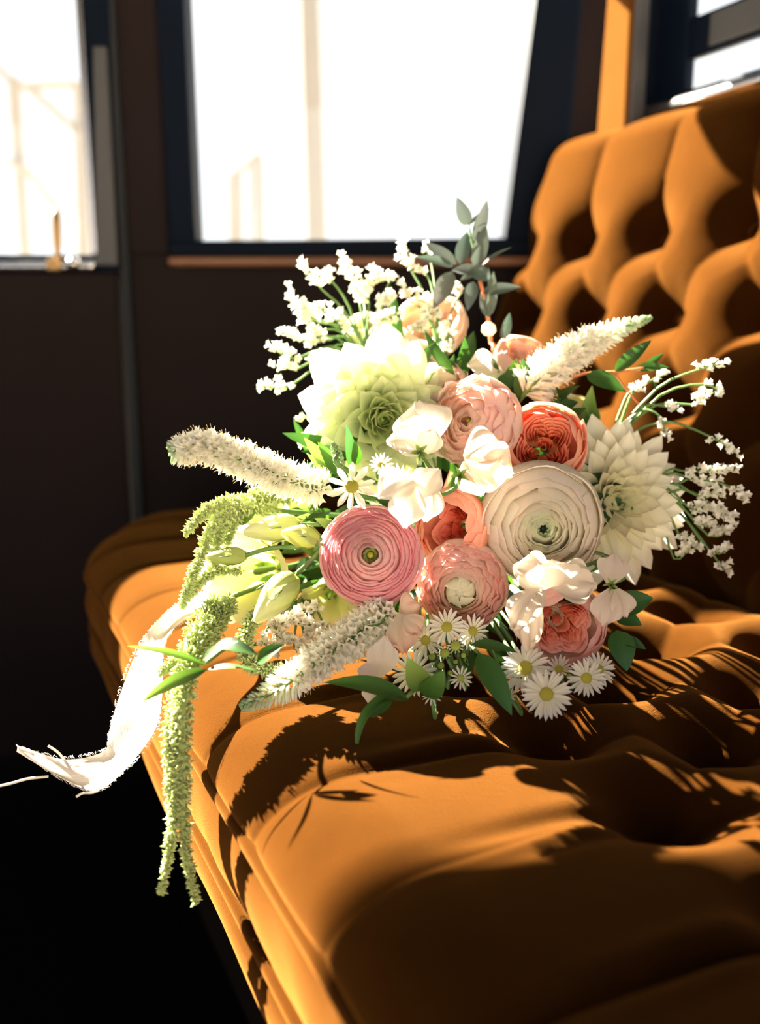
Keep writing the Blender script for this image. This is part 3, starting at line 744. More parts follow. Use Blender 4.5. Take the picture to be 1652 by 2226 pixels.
# ---- free patch between two points (leaves, sweet peas, frilled petals)
def patch(name, b, tpt, w, mat, N=None, bend=0.0, cup=0.2, ruffle=0.0, freq=6, shape='leaf', nu=7, nv=10, parent=None, color=None, twist=0.0, fold=0.0):
    T = tpt - b; L = T.length; T = T / L
    N = N or -FW
    N = (N - T * N.dot(T)).normalized(); Sd = T.cross(N)
    ph = 6 * rnd()
    inv = parent.matrix_world.inverted() if parent else M()
    def prof(v):
        if shape == 'leaf': return math.sin(PI * min(1, v ** 0.8)) ** 0.8 * (1 - 0.25 * v) + 0.02
        if shape == 'fan': return (0.12 + 0.95 * math.sin(PI * min(1, 0.03 + 0.80 * v))) * (1 if v < .8 else math.sqrt(max(0.03, 1 - ((v - .8) / .2) ** 2 * 0.85)))
        if shape == 'round': return math.sqrt(max(0.002, 1 - (2 * min(1, v * 0.97 + .03) - 1) ** 2))
        return 1.0
    def fn(u, v):
        s = 2 * u - 1; pw_ = w * prof(v)
        a = twist * v
        S2 = Sd * math.cos(a) + N * math.sin(a); N2 = N * math.cos(a) - Sd * math.sin(a)
        edge = v ** 2 * 0.6 + abs(s) ** 2 * 0.5 * v
        vv = v
        if shape == 'fan': vv = v - 0.07 * v ** 4 * max(0, 1 - abs(s) * 3)
        p = b + T * (L * (vv - (0.20 * s * s * v ** 3 if shape == 'fan' else 0))) + N * (bend * L * math.sin(PI * v * 0.9)) + S2 * (s * pw_)
        p += N2 * (cup * pw_ * s * s + fold * pw_ * abs(s)) + N2 * (ruffle * L * edge * (math.sin(freq * s + 3 * v + ph) + 0.45 * math.sin(freq * 2.3 * s + ph * 2))) 
        return inv @ p
    return link(name, gridmesh(name, nu, nv, fn, mat), parent, None, color)

def pleaf(t, x0, y0, d0, x1, y1, d1, wpx, color, mat=LEAFM, name='leaf', nrm=(0, 0.35), bend=0.08, cup=0.12, fold=0.18, **k):
    dm = (d0 + d1) / 2
    N = (cdir((x0 + x1) / 2, (y0 + y1) / 2) + RT * nrm[0] + UP * nrm[1]).normalized()
    return patch(name, W(x0, y0, d0), W(x1, y1, d1), pxr(wpx, dm), mat, N, bend, cup, parent=t, color=color, fold=fold, **k)

def strip_leaf(t, ctrl, widths, color, nrm=(0, 0.4), mat=LEAFM, nv=16, nu=5):
    P_ = pts(*ctrl); inv = t.matrix_world.inverted(); dm = sum(c[2] for c in ctrl) / len(ctrl)
    N0 = (cdir(ctrl[0][0], ctrl[0][1]) + RT * nrm[0] + UP * nrm[1]).normalized()
    def fn(u, v):
        p = lerp_pts(P_, v); T = (lerp_pts(P_, min(1, v + .03)) - lerp_pts(P_, max(0, v - .03))).normalized()
        N = (N0 - T * N0.dot(T)).normalized(); s_ = 2 * u - 1; w = pxr(lerp_f(widths, v), dm)
        return inv @ (p + T.cross(N) * (s_ * w) + N * (abs(s_) * w * 0.35))
    return link('leaf', gridmesh('leaf', nu, nv, fn, mat), t, None, color)
def at(x, y, d): bpy.context.view_layer.update(); return M.Translation(W(x, y, d))
def sprig(name, label, cat, x, y, d, group=None):
    t = thing(name, label, cat, M.Translation(W(x, y, d)), group); bpy.context.view_layer.update(); return t
def pts(*l): return [W(x, y, d) for x, y, d in l]

# ------------------------------------------------------------------ stem handle under the flowers
hd = thing('stem_wrap', 'cream silk wrap binding the stems behind the flower heads', 'ribbon wrap', M.Translation(BIND)); bpy.context.view_layer.update()
hdx = (TAIL - BIND).normalized()
inv = hd.matrix_world.inverted()
wvs, wfs, wgr = tube_data([BIND + hdx * a for a in (0.0, 0.03, 0.06, 0.09)], lambda q: 0.021 + 0.001 * math.sin(q * 30), 18, 16)
link('silk_wrap', mkmesh('silk_wrap', [inv @ v for v in wvs], wfs, RIBBON, wgr), hd, None, (0.86, 0.78, 0.68))

# ------------------------------------------------------------------ main flowers
def flower(name, label, cat, x, y, d, r, a, b, roll=0.0):
    t = thing(name, label, cat, pose(x, y, d, a, b, pxr(r, d), roll), 'flower heads in the bouquet'); bpy.context.view_layer.update(); return t

t = flower('ranunculus', 'rose pink ranunculus with green heart and dense concentric petals', 'ranunculus', 806, 1207, 0.520, 103, -0.03, 0.02)
ranunculus(t, PINKPET, (0.94, 0.78, 0.70), (0.93, 0.58, 0.60), (0.88, 0.34, 0.46), rims=[.19, .25, .34, .44, .52, .58, .66, .73, .80, .87, .93, .99], heart='green', dome=0.40); calyx(t); stem_of(t)

t = flower('ranunculus', 'large white ranunculus with pale green heart and dark eye', 'ranunculus', 1178, 1145, 0.528, 126, 0.08, -0.16)
ranunculus(t, WHITERAN, (0.82, 0.88, 0.66), (0.95, 0.88, 0.78), (0.95, 0.86, 0.80), rims=[.09, .15, .22, .29, .35, .41, .47, .54, .66, .81, .97], heart='dark', dome=0.42); calyx(t); stem_of(t)

t = flower('ranunculus', 'blush frilled ranunculus with cream lobed centre below coral rose', 'ranunculus', 1003, 1280, 0.535, 92, -0.10, -0.25)
ranunculus(t, BLUSHPET, (0.92, 0.82, 0.68), (0.94, 0.70, 0.64), (0.92, 0.52, 0.52), rims=[.36, .44, .53, .61, .68, .75, .83, .91, .99], heart='none', dome=0.30, ruffle=0.022, rr=0.035, fq=6); calyx(t); stem_of(t)
for k in range(6):
    me = shell_petal('centre_lobe', [(0.05, -0.3), (0.26, -0.05), (0.24, 0.10), (0.08, 0.14)], 0.62, GREENFOOT, 0.2, 0.01, 4, k, 0.03, nu=6, nv=6)
    if k == 0: link('centre_core', lathe('centre_core', [(0.0001, 0.36), (0.10, 0.34), (0.2, 0.25), (0.26, 0.0)], WHITEPET, 12), t, None, (0.80, 0.82, 0.55))
    link('centre_lobe', me, t, M.Rotation(k * PI / 3 + ru(-.2, .2), 4, 'Z') @ M.Translation((-0.02, 0, 0.20 + 0.03 * (k % 3))) @ M.Scale(1.45, 4), (0.90, 0.84, 0.66))

t = flower('ranunculus', 'pale pink cupped ranunculus with yellow-green eye beside the peach rose', 'ranunculus', 1022, 915, 0.562, 92, -0.38, 0.08)
ranunculus(t, BLUSHPET, (0.92, 0.74, 0.64), (0.93, 0.64, 0.60), (0.92, 0.66, 0.66), rims=[.10, .22, .36, .52, .70, .86, 1.0], heart='small', dome=0.40, ruffle=0.03, rr=0.05, cup=0.10); calyx(t); stem_of(t)

t = flower('garden_rose', 'peach garden rose with deep orange quartered heart', 'rose', 1183, 965, 0.560, 92, 0.04, 0.22, 0.5)
garden_rose(t, CORALPET, DEEPPET, (0.93, 0.56, 0.44), (0.93, 0.52, 0.38), (0.92, 0.36, 0.16), depth=0.05); calyx(t); stem_of(t)

t = flower('garden_rose', 'coral globe rose with red heart next to the pink ranunculus', 'rose', 978, 1148, 0.548, 92, -0.75, -0.02, 0.3)
garden_rose(t, CORALPET, DEEPPET, (0.93, 0.52, 0.40), (0.92, 0.46, 0.34), (0.60, 0.05, 0.02), depth=0.28, open_=0.86); calyx(t); stem_of(t)

t = flower('garden_rose', 'soft pink garden rose with folded peach centre above the daisies', 'rose', 1222, 1362, 0.522, 100, 0.22, -0.30, 0.9)
garden_rose(t, BLUSHPET, CORALPET, (0.90, 0.56, 0.52), (0.92, 0.60, 0.54), (0.90, 0.42, 0.28), n_out=4, depth=0.10, open_=0.92); calyx(t); stem_of(t)

t = flower('spray_rose', 'small blush spray rose half open above the pale ranunculus', 'rose', 957, 828, 0.600, 62, 0.08, 0.75, 0.2)
garden_rose(t, BLUSHPET, BLUSHPET, (0.93, 0.72, 0.62), (0.93, 0.66, 0.56), (0.90, 0.48, 0.42), n_out=2, quarters=3, depth=0.02, open_=0.85); calyx(t); stem_of(t)

t = flower('spray_rose', 'blush rose seen from its side behind the upper veronica spike', 'rose', 1140, 775, 0.640, 66, 0.35, 0.9, 0.2)
garden_rose(t, BLUSHPET, BLUSHPET, (0.93, 0.72, 0.64), (0.93, 0.64, 0.54), (0.90, 0.55, 0.45), n_out=3, quarters=3, depth=0.05, open_=0.9); calyx(t); stem_of(t)

t = flower('spray_rose', 'blush cream rose at the back among the statice stems', 'rose', 935, 705, 0.680, 82, -0.1, 0.8, 1.0)
garden_rose(t, BLUSHPET, BLUSHPET, (0.93, 0.78, 0.68), (0.93, 0.74, 0.62), (0.92, 0.66, 0.52), n_out=3, quarters=3, depth=0.05); calyx(t); stem_of(t)

t = flower('spray_rose', 'cream rosebud behind the cream dahlia', 'rose', 797, 712, 0.690, 48, -0.1, 0.9, 1.0)
garden_rose(t, YELLOWPET, YELLOWPET, (0.90, 0.84, 0.60), (0.90, 0.84, 0.62), (0.90, 0.80, 0.52), n_out=2, quarters=3, depth=0.05, open_=.6); calyx(t); stem_of(t)

t = flower('spray_rose', 'pale yellow rose between the peach rose and the white dahlia', 'rose', 1248, 905, 0.630, 55, 0.3, 0.6, 1.0)
garden_rose(t, YELLOWPET, YELLOWPET, (0.92, 0.86, 0.66), (0.92, 0.86, 0.66), (0.90, 0.80, 0.52), n_out=3, quarters=3, depth=0.05); calyx(t); stem_of(t)

t = flower('dahlia', 'large cream dahlia with lime centre at the upper left', 'dahlia', 828, 905, 0.600, 172, 0.12, -0.12)
t['label'] = 'large cream dahlia with lime centre below the statice spray'
dahlia(t, 92, GREENFOOT, (0.66, 0.72, 0.34), (0.86, 0.86, 0.64), wid=0.30, ptip=0.5); calyx(t, z=-.4); stem_of(t)

t = flower('dahlia', 'white dahlia with long pointed petals behind the white ranunculus', 'dahlia', 1316, 1090, 0.602, 174, 0.40, 0.02)
dahlia(t, 105, WHITEPET, (0.88, 0.88, 0.62), (0.96, 0.92, 0.80), wid=0.165, pitch1=90, ptip=0.32, l0=0.28, lp=0.62, pp=0.62); calyx(t, z=-.4); stem_of(t)

# ---- lisianthus
def lisianthus(label, x, y, d, r, a, b, n=7):
    t = flower('lisianthus', label, 'lisianthus', x, y, d, r, a, b)
    for lay in range(2):
        prof = [(0.08, -1.0), (0.35, -0.75), (0.55 + .1 * lay, -0.3), (0.72 + .08 * lay, 0.1), (0.98 + .05 * lay, 0.34 - .12 * lay)]
        ms = [shell_petal('petal', prof, 0.85, YELLOWPET, 0.16, 0.07, 6, 6 * rnd(), 0.06, nu=12, nv=10) for _ in range(3)]
        ring(t, 4, ms, (0.84, 0.81, 0.54), phase=lay * .8, jit=.1, tilt=.07)
    link('heart', lathe('heart', [(0.0001, -0.1), (0.06, -0.14), (0.08, -0.3), (0.05, -0.8)], STEM, 8), t)
    calyx(t, z=-1.0, r=.25, l=.5); stem_of(t, start=-1.0); return t
lisianthus('large cream lisianthus bloom beside the trailing amaranthus', 545, 1245, 0.572, 112, -0.65, -0.12)
lisianthus('pale cream lisianthus bloom under the left veronica spike', 610, 1120, 0.615, 78, -0.2, 0.55)
lisianthus('cream lisianthus half hidden under the pink ranunculus', 715, 1305, 0.570, 62, -0.1, -0.5)
def lisi_bud(label, x0, y0, d0, x1, y1, d1, wpx, stempts, foot=(0.55, 0.62, 0.22), tipc=(0.74, 0.73, 0.44)):
    t = sprig('lisianthus_bud', label, 'flower bud', x0, y0, d0, 'lisianthus buds')
    A, B = W(x0, y0, d0), W(x1, y1, d1); T = (B - A); L = T.length; T.normalize()
    N = (cdir(x0, y0) - T * cdir(x0, y0).dot(T)).normalized(); Bn = T.cross(N); w = pxr(wpx, d0); inv = t.matrix_world.inverted()
    for k in range(4):       # spirally furled petals
        def fn(u, v, k=k):
            a = k * PI / 2 + (u - .5) * 2.2 + 2.2 * v
            r = w * (math.sin(PI * min(1, (0.06 + v * .90) ** 0.75)) ** 0.8) * (0.92 + 0.14 * u) + 0.0004
            return inv @ (A + T * L * v + (N * math.cos(a) + Bn * math.sin(a)) * r)
        link('petal', gridmesh('petal', 8, 12, fn, petal_bud), t, None, tipc)
    for k in range(5):       # thin sepals
        a = k * 2 * PI / 5
        D = N * math.cos(a) + Bn * math.sin(a)
        tube('sepal', [A - T * 0.002, A + T * L * .25 + D * w * 0.85, A + T * L * .6 + D * w * 1.35], lambda q: 0.0008 * (1 - .8 * q), STEM, t, seg=4, n=7)
    tube('stem', [A] + pts(*stempts) + [BIND + V((ru(-.01, .01), 0, 0))], 0.0014, STEM, t, n=14)
petal_bud = petalmat('lisianthus_bud_petal', (0.42, 0.48, 0.13), trans=0.4, tsat=1.15)
lisi_bud('closed green lisianthus bud on an arching stem beside the large bloom', 535, 1207, 0.525, 447, 1212, 0.525, 18, [(600, 1190, .54), (700, 1185, .56)], tipc=(0.50, 0.55, 0.20))
lisi_bud('cream lisianthus bud lying above the large bloom', 650, 1140, 0.545, 530, 1158, 0.535, 27, [(700, 1140, .56)])
lisi_bud('furled lisianthus bud with orange foot touching the pink ranunculus', 692, 1172, 0.520, 612, 1158, 0.515, 24, [(720, 1180, .54)], tipc=(0.70, 0.66, 0.32))
lisi_bud('long cream lisianthus bud drooping over the white filler flowers', 640, 1252, 0.510, 555, 1352, 0.500, 34, [(690, 1205, .53), (720, 1180, .56)])

# ---- sweet peas
def sweet_pea(label, petals, cal=None, color=(0.80, 0.73, 0.65), mat=None, st=None):
    x, y, d = petals[0][0], petals[0][1], petals[0][2]
    t = sprig('sweet_pea', label, 'sweet pea', x, y, d, 'sweet peas in the bouquet')
    for (x0, y0, d0, x1, y1, d1, w, opt) in petals:
        o = dict(shape='fan', ruffle=0.07, cup=0.25, bend=0.14, freq=9, nu=19, nv=14, fold=0.0, nrm=(0, 0.1)); o.update(opt); c = o.pop('color', color)
        pleaf(t, x0, y0, d0, x1, y1, d1, w, c, mat=mat or PEAPET, name=o.pop('part', 'petal'), **o)
    if cal:
        cx, cy, cd, r = cal
        for k in range(5):
            a = 2 * PI * k / 5 + .5
            pleaf(t, cx, cy, cd, cx + r * math.cos(a), cy + r * math.sin(a), cd - .004, r * 0.22, (0.36, 0.48, 0.14), name='sepal', nu=5, nv=6, bend=.2)
    if st: tube('stem', pts(*st) + [BIND], 0.0012, STEM, t, n=16)
    return t
PEAPET = petalmat('sweet_pea_petal', (0.76, 0.66, 0.53), trans=0.55, veins=0.05)
sweet_pea('sunlit pale sweet pea overlapping the pale pink ranunculus', [(935, 965, .520, 905, 868, .515, 62, dict(part='standard', nrm=(-.2, .5))), (930, 975, .516, 836, 962, .510, 44, dict(part='wing', nrm=(-.1, .7))), (925, 985, .512, 945, 930, .508, 28, dict(part='keel'))], (912, 985, .508, 26), st=[(915, 990, .51), (930, 1010, .53), (950, 1050, .58)])
sweet_pea('bright white sweet pea bending over the pink ranunculus', [(905, 1040, .495, 818, 1085, .488, 42, dict(part='standard', nrm=(-.3, .4), ruffle=.03)), (915, 1080, .49, 958, 1018, .488, 36, dict(part='standard', nrm=(-.2, .5), ruffle=.03)), (900, 1060, .490, 880, 1152, .484, 40, dict(part='wing', nrm=(-.2, .1), ruffle=.02)), (935, 1050, .500, 925, 1138, .498, 34, dict(part='wing', color=(0.92, 0.84, 0.66)))], (1000, 1035, .505, 24), st=[(935, 1060, .50), (960, 1075, .50), (990, 1060, .505), (1000, 1035, .51), (1010, 1030, .56)], color=(0.82, 0.77, 0.71))
sweet_pea('frilled peach sweet pea between the pale ranunculus and white ranunculus', [(1010, 1000, .515, 1100, 970, .512, 52, dict(part='standard', ruffle=.09, nrm=(.1, .5))), (1020, 1000, .512, 1118, 1035, .508, 55, dict(part='standard', ruffle=.06, nrm=(.2, .1))), (1015, 1000, .520, 1050, 1082, .515, 42, dict(part='wing', ruffle=.05))], color=(0.93, 0.74, 0.60))
sweet_pea('cream frilled sweet pea draped under the white ranunculus', [(1200, 1270, .495, 1110, 1232, .497, 45, dict(part='standard', ruffle=.10, nrm=(-.1, .5))), (1200, 1270, .495, 1300, 1275, .492, 50, dict(part='standard', ruffle=.10, nrm=(.1, .4))), (1205, 1275, .49, 1195, 1215, .49, 55, dict(part='standard', ruffle=.07, nrm=(0, .6))), (1180, 1280, .490, 1112, 1375, .484, 40, dict(part='wing', ruffle=.12, nrm=(-.4, .3))), (1165, 1290, .488, 1150, 1420, .488, 32, dict(part='wing', ruffle=.12, nrm=(-.3, .1)))], st=[(1240, 1240, .50), (1262, 1232, .505), (1290, 1222, .53), (1290, 1200, .58)], color=(0.93, 0.83, 0.70))
sweet_pea('pale sweet pea hanging beside the soft pink garden rose', [(1325, 1270, .505, 1335, 1205, .51, 34, dict(part='standard', nrm=(.2, .4))), (1330, 1280, .503, 1310, 1365, .500, 34, dict(part='wing', ruffle=.08)), (1340, 1280, .502, 1360, 1345, .500, 26, dict(part='wing', ruffle=.08, nrm=(.3, 0)))], (1328, 1272, .500, 20), color=(0.93, 0.80, 0.72), st=[(1330, 1270, .51), (1310, 1230, .55)])
sweet_pea('crumpled peach sweet pea below the pink ranunculus', [(870, 1330, .520, 915, 1315, .515, 34, dict(part='standard', ruffle=.14)), (870, 1335, .515, 880, 1425, .508, 34, dict(part='wing', ruffle=.16)), (880, 1340, .512, 918, 1380, .508, 26, dict(part='wing', ruffle=.14))], color=(0.90, 0.62, 0.48))
sweet_pea('smooth white sweet pea standing behind the broad dark leaf', [(815, 1475, .505, 838, 1378, .505, 34, dict(part='standard', ruffle=.03, nrm=(.3, .1))), (820, 1480, .500, 775, 1455, .498, 34, dict(part='wing', ruffle=.03, nrm=(-.2, .7))), (815, 1490, .497, 800, 1530, .495, 20, dict(part='keel', ruffle=.02))], color=(0.92, 0.84, 0.78))
sweet_pea('cream sweet pea lying between the two blush spray roses', [(1085, 800, .612, 1012, 795, .608, 32, dict(part='standard', ruffle=.04, nrm=(-.1, .5))), (1085, 805, .615, 1080, 855, .610, 30, dict(part='wing'))], color=(0.93, 0.84, 0.70))

# ------------------------------------------------------------------ daisies
daisy(765, 1058, .518, 56, -.1, .25, 'broad-petalled daisy above the pink ranunculus', n=10, broad=True)
daisy(828, 1012, .528, 30, .1, .5, 'small daisy half open near the cream dahlia', n=16, lift=.5)
daisy(838, 1032, .522, 26, .2, .6, 'small greenish daisy right above the pink ranunculus', n=14, green=True, lift=.7)
daisy(868, 1048, .535, 40, .3, .1, 'shaded daisy behind the bright white sweet pea', n=16, lift=.2)
daisy(971, 1363, .508, 43, -.05, .15, 'daisy with many narrow petals under the frilled ranunculus', n=18)
daisy(1028, 1372, .512, 38, .1, .2, 'daisy tucked against the soft pink garden rose', n=16, lift=.25)
daisy(925, 1392, .518, 40, -.1, -.1, 'shaded daisy under the crumpled peach sweet pea', n=18)
daisy(1002, 1474, .500, 28, -.1, 0, 'little daisy above the long hanging leaf', n=14, green=True, lift=.2)
daisy(900, 1462, .506, 52, -.2, .1, 'sunlit daisy behind the rounded green leaves', n=18)
daisy(1142, 1452, .500, 58, -.1, .35, 'wide daisy directly below the soft pink garden rose', n=26)
daisy(1188, 1509, .482, 56, 0.0, .02, 'large white daisy resting lowest on the velvet seat', n=26)
daisy(1275, 1474, .494, 44, .25, .05, 'daisy next to the lowest large daisy, on the seat', n=22)
daisy(1302, 1455, .505, 40, .4, .2, 'daisy partly hidden at the edge of the daisy cluster', n=20, lift=.15)
daisy(1215, 1455, .512, 34, .1, .6, 'narrow daisy squeezed below the pink garden rose', n=16, lift=.5)
daisy(938, 1512, .497, 24, -.2, .8, 'fallen small daisy under the rounded green leaf', n=12, lift=-.2)
daisy(1106, 1513, .503, 26, -.5, .5, 'tiny daisy peeking out left of the lowest large daisy', n=12, lift=.5)
daisy(1018, 1395, .520, 26, .2, .3, 'pale daisy crowded between two open daisies', n=14, lift=.4)
for x, y, d, r, l, h in [(968, 1422, .503, 15, 'half-open yellow daisy bud under the narrow-petalled daisy', True), (990, 1405, .503, 17, 'yellow-green daisy bud close to the garden rose', True), (958, 1448, .504, 11, 'round green daisy bud above the rounded leaves', False), (1008, 1425, .508, 9, 'dark green daisy bud beside the hanging leaf', False), (978, 1464, .503, 9, 'tiny green daisy bud beside the little daisy', False), (990, 1440, .508, 8, 'smallest green daisy bud in the shade', False), (1238, 1472, .499, 10, 'green daisy bud among the daisies on the seat', False), (940, 1430, .506, 12, 'green daisy bud by the sunlit daisy', False)]:
    green_bud(x, y, d, r, l, h)

# ------------------------------------------------------------------ veronica spikes
def floret_mesh(name, mat, lobes=4, l=1.0, stam=True, flare=0.62, notchr=0.36):
    vs, fs, gr = [], [], []
    seg = lobes * 2
    prof = [(0.10, 0.0, 0), (0.24, 0.35, .4), (0.30, 0.65, .8)]
    for r, z, g in prof:
        for k in range(seg):
            a = 2 * PI * k / seg; vs.append(V((r * math.cos(a), r * math.sin(a), z * l))); gr.append(g)
    for k in range(seg):
        a = 2 * PI * k / seg
        if k % 2 == 0: vs.append(V((flare * math.cos(a), flare * math.sin(a), l)))
        else: vs.append(V((notchr * math.cos(a), notchr * math.sin(a), l * .84)))
        gr.append(1.0)
    for i in range(3):
        for k in range(seg):
            fs.append((i * seg + k, i * seg + (k + 1) % seg, (i + 1) * seg + (k + 1) % seg, (i + 1) * seg + k))
    me = mkmesh(name, vs, fs, mat, gr)
    if stam:
        bm = bmesh.new(); bm.from_mesh(me)
        lay = bm.verts.layers.float.get('g')
        for sx in (-1, 1):
            pts_ = [(V((sx * .05, 0, .3)), .035), (V((sx * .22, .1 * sx, 1.08 * l)), .02), (V((sx * .24, .1 * sx, 1.17 * l)), .055)]
            prev = None
            for p, r in pts_:
                rg = [bm.verts.new(p + V((r * math.cos(a), r * math.sin(a), 0))) for a in (0, 2.09, 4.19)]
                for q in rg: q[lay] = 1.0
                if prev:
                    for k in range(3):
                        f = bm.faces.new((prev[k], prev[(k + 1) % 3], rg[(k + 1) % 3], rg[k])); f.material_index = 1
                prev = rg
        bm.to_mesh(me); bm.free(); me.materials.append(STAMEN)
    return me
VFL = [floret_mesh('floret', FLORETW, 4, ru(.9, 1.1), True, f, .5) for f in (.78, .86, .72)]
BUDM = mkmesh('tip_bud', *grid(6, 5, lambda u, v: V((0.42 * math.sin(PI * (.02 + .96 * v)) ** .8 * math.cos(2 * PI * u), 0.42 * math.sin(PI * (.02 + .96 * v)) ** .8 * math.sin(2 * PI * u), v)), True)[:2], FLORETW, grid(6, 5, lambda u, v: V((0, 0, 0)), True)[2])
def veronica(label, ctrl, radii, n, budfrom, size, tipgreen=(0.30, 0.45, 0.20), white=(0.92, 0.90, 0.84), stemend=True):
    """ctrl: (x, y, depth) from base to tip; radii in px along it"""
    P = pts(*ctrl); t = sprig('veronica_spike', label, 'veronica', *ctrl[0], 'veronica spikes'); inv = t.matrix_world.inverted()
    nn = 60; Pp, T, N = frames(P, nn)
    dm = sum(c[2] for c in ctrl) / len(ctrl)
    tube('stem', [BIND, (BIND + P[0]) / 2 + V((0, 0, .005))] + P, lambda q: 0.0024 - .0014 * q, STEM, t, seg=6, n=24)
    for k in range(n):
        q = (k + .5) / n; q = q ** 0.92
        i = min(int(q * (nn - 1)), nn - 1)
        a = k * 2.39996 + ru(-.2, .2)
        B = T[i].cross(N[i]); D = N[i] * math.cos(a) + B * math.sin(a)
        R = pxr(lerp_f(radii, q), dm)
        lean = 0.35 + 0.5 * q
        ax = (D + T[i] * lean).normalized()
        if q > budfrom:
            z = (q - budfrom) / (1 - budfrom); ln = R * (0.95 - .3 * z); me = BUDM; c = mixc(white, tipgreen, z ** 1.2); wsc = min(ln * 1.0, pxr(9, dm))
            p = Pp[i] + D * R * 0.30; sc = M.Diagonal((wsc, wsc, ln, 1))
        else:
            ln = R * ru(.72, .95); me = VFL[k % 3]; c = white; p = Pp[i] + D * 0.0012
            wsc = pxr(size, dm) * ru(.9, 1.15); sc = M.Diagonal((wsc, wsc, ln, 1))
        m = M.Translation(inv @ p) @ ax.to_track_quat('Z', 'Y').to_matrix().to_4x4() @ M.Rotation(6 * rnd(), 4, 'Z') @ sc
        link('floret' if me is not BUDM else 'tip_bud', me, t, m, c)
        if k % 5 == 0:
            axg = (D + T[i] * .8).normalized()
            mg = M.Translation(inv @ p) @ axg.to_track_quat('Z', 'Y').to_matrix().to_4x4() @ M.Diagonal((pxr(4, dm), pxr(4, dm), R * .75, 1))
            link('bract', BUDM, t, mg, (0.14, 0.26, 0.08))
    return t
veronica('thick curved white veronica spike reaching out over the seat edge, furthest from the backrest', [(705, 1065, .540), (620, 1040, .525), (540, 1005, .512), (450, 972, .503), (374, 984, .498)], [46, 48, 47, 44, 26], 295, 0.90, 17)
veronica('white veronica spike pointing up at the backrest with green tip', [(1140, 855, .600), (1190, 805, .603), (1260, 758, .606), (1340, 718, .608), (1416, 690, .610)], [58, 52, 42, 26, 7], 270, 0.62, 15)
veronica('white veronica spike lying low on the seat with green beaded tip', [(848, 1325, .525), (780, 1378, .512), (700, 1430, .500), (610, 1495, .490), (524, 1538, .484)], [56, 54, 50, 36, 12], 290, 0.66, 16)
t = veronica('short green veronica bud spike standing before the cream dahlia', [(742, 1015, .535), (732, 985, .532), (722, 962, .530)], [10, 13, 6], 60, 0.0, 4, tipgreen=(0.20, 0.34, 0.12), white=(0.30, 0.42, 0.16))

# ------------------------------------------------------------------ statice sprays
SFL = [floret_mesh('floret', FLORET, 5, 1.0, False, .72, .52), floret_mesh('floret', FLORET, 5, .9, False, .62, .46)]
def statice(label, root_px, clusters, size, c=(0.92, 0.89, 0.78), mult=1.4):
    """clusters: (x0, y0, x1, y1, d, n): florets crowd along the line; stems join the root"""
    t = sprig('statice_spray', label, 'statice', *root_px, 'statice sprays'); inv = t.matrix_world.inverted()
    R0 = W(*root_px)
    tube('stem', [BIND, (BIND + R0) / 2, R0], 0.0013, STEM, t, n=8)
    for (x0, y0, x1, y1, d, n) in clusters:
        A, B = W(x0, y0, d), W(x1, y1, d - .004)
        mid = (R0 + A) / 2 + V((0, 0, 0.012))
        tube('stem', [R0 + V((ru(-.006, .006), ru(-.006, .006), 0)), mid, A, B], lambda q: 0.0011 - .0005 * q, STEM, t, seg=5, n=10)
        Tn = (B - A).normalized()
        n = int(n * mult)
        for k in range(n):
            q = (k + .5) / n
            p = A.lerp(B, q) + V((ru(-1, 1), ru(-1, 1), ru(-1, 1))) * pxr(size * 0.8, d)
            ax = (cdir(x0, y0) * ru(-.2, 1) + UP * ru(-.2, 1) + Tn * ru(0, 1.0) + RT * ru(-1, 1)).normalized()
            s = pxr(size, d) * ru(1.15, 1.65)
            link('floret', SFL[k % 2], t, M.Translation(inv @ p) @ ax.to_track_quat('Z', 'Y').to_matrix().to_4x4() @ M.Scale(s, 4), c)
    return t
statice('sprawling white statice spray fanning out above the cream dahlia', (800, 800, .66), [
    (700, 630, 660, 578, .665, 9), (655, 690, 632, 632, .655, 9), (690, 700, 650, 655, .65, 10), (720, 610, 705, 600, .67, 6), (770, 615, 745, 565, .675, 12), (790, 640, 815, 595, .675, 14),
    (850, 600, 812, 610, .67, 10), (800, 650, 770, 630, .665, 12), (850, 640, 830, 660, .66, 10), (700, 740, 655, 690, .65, 14), (735, 700, 690, 665, .65, 12), (760, 720, 740, 690, .65, 8),
    (660, 740, 610, 720, .645, 10), (640, 780, 592, 755, .64, 12), (650, 800, 600, 795, .64, 10), (700, 770, 680, 790, .635, 8), (628, 840, 567, 838, .635, 10), (690, 720, 670, 750, .65, 10), (865, 690, 830, 695, .64, 10), (840, 745, 815, 700, .645, 8)], 11)
statice('upright statice spray standing before the eucalyptus sprig', (960, 790, .66), [
    (890, 580, 870, 525, .675, 12), (930, 600, 895, 575, .672, 8), (935, 560, 925, 545, .68, 4), (895, 655, 875, 620, .665, 9), (935, 665, 910, 650, .66, 8), (980, 700, 965, 720, .655, 6), (1000, 640, 992, 625, .665, 5), (985, 745, 960, 760, .65, 7), (930, 715, 900, 710, .65, 8), (920, 690, 945, 680, .65, 6)], 10, c=(0.90, 0.84, 0.76))
statice('fine statice sprig crossing in front of the sunlit backrest', (1340, 960, .63), [
    (1400, 835, 1450, 812, .612, 8), (1375, 850, 1395, 840, .615, 7), (1515, 805, 1575, 790, .60, 10), (1530, 835, 1570, 860, .60, 9), (1505, 880, 1525, 865, .605, 7), (1450, 885, 1475, 890, .612, 6), (1435, 905, 1445, 945, .61, 8), (1545, 950, 1600, 985, .595, 10)], 9, c=(0.90, 0.88, 0.82))
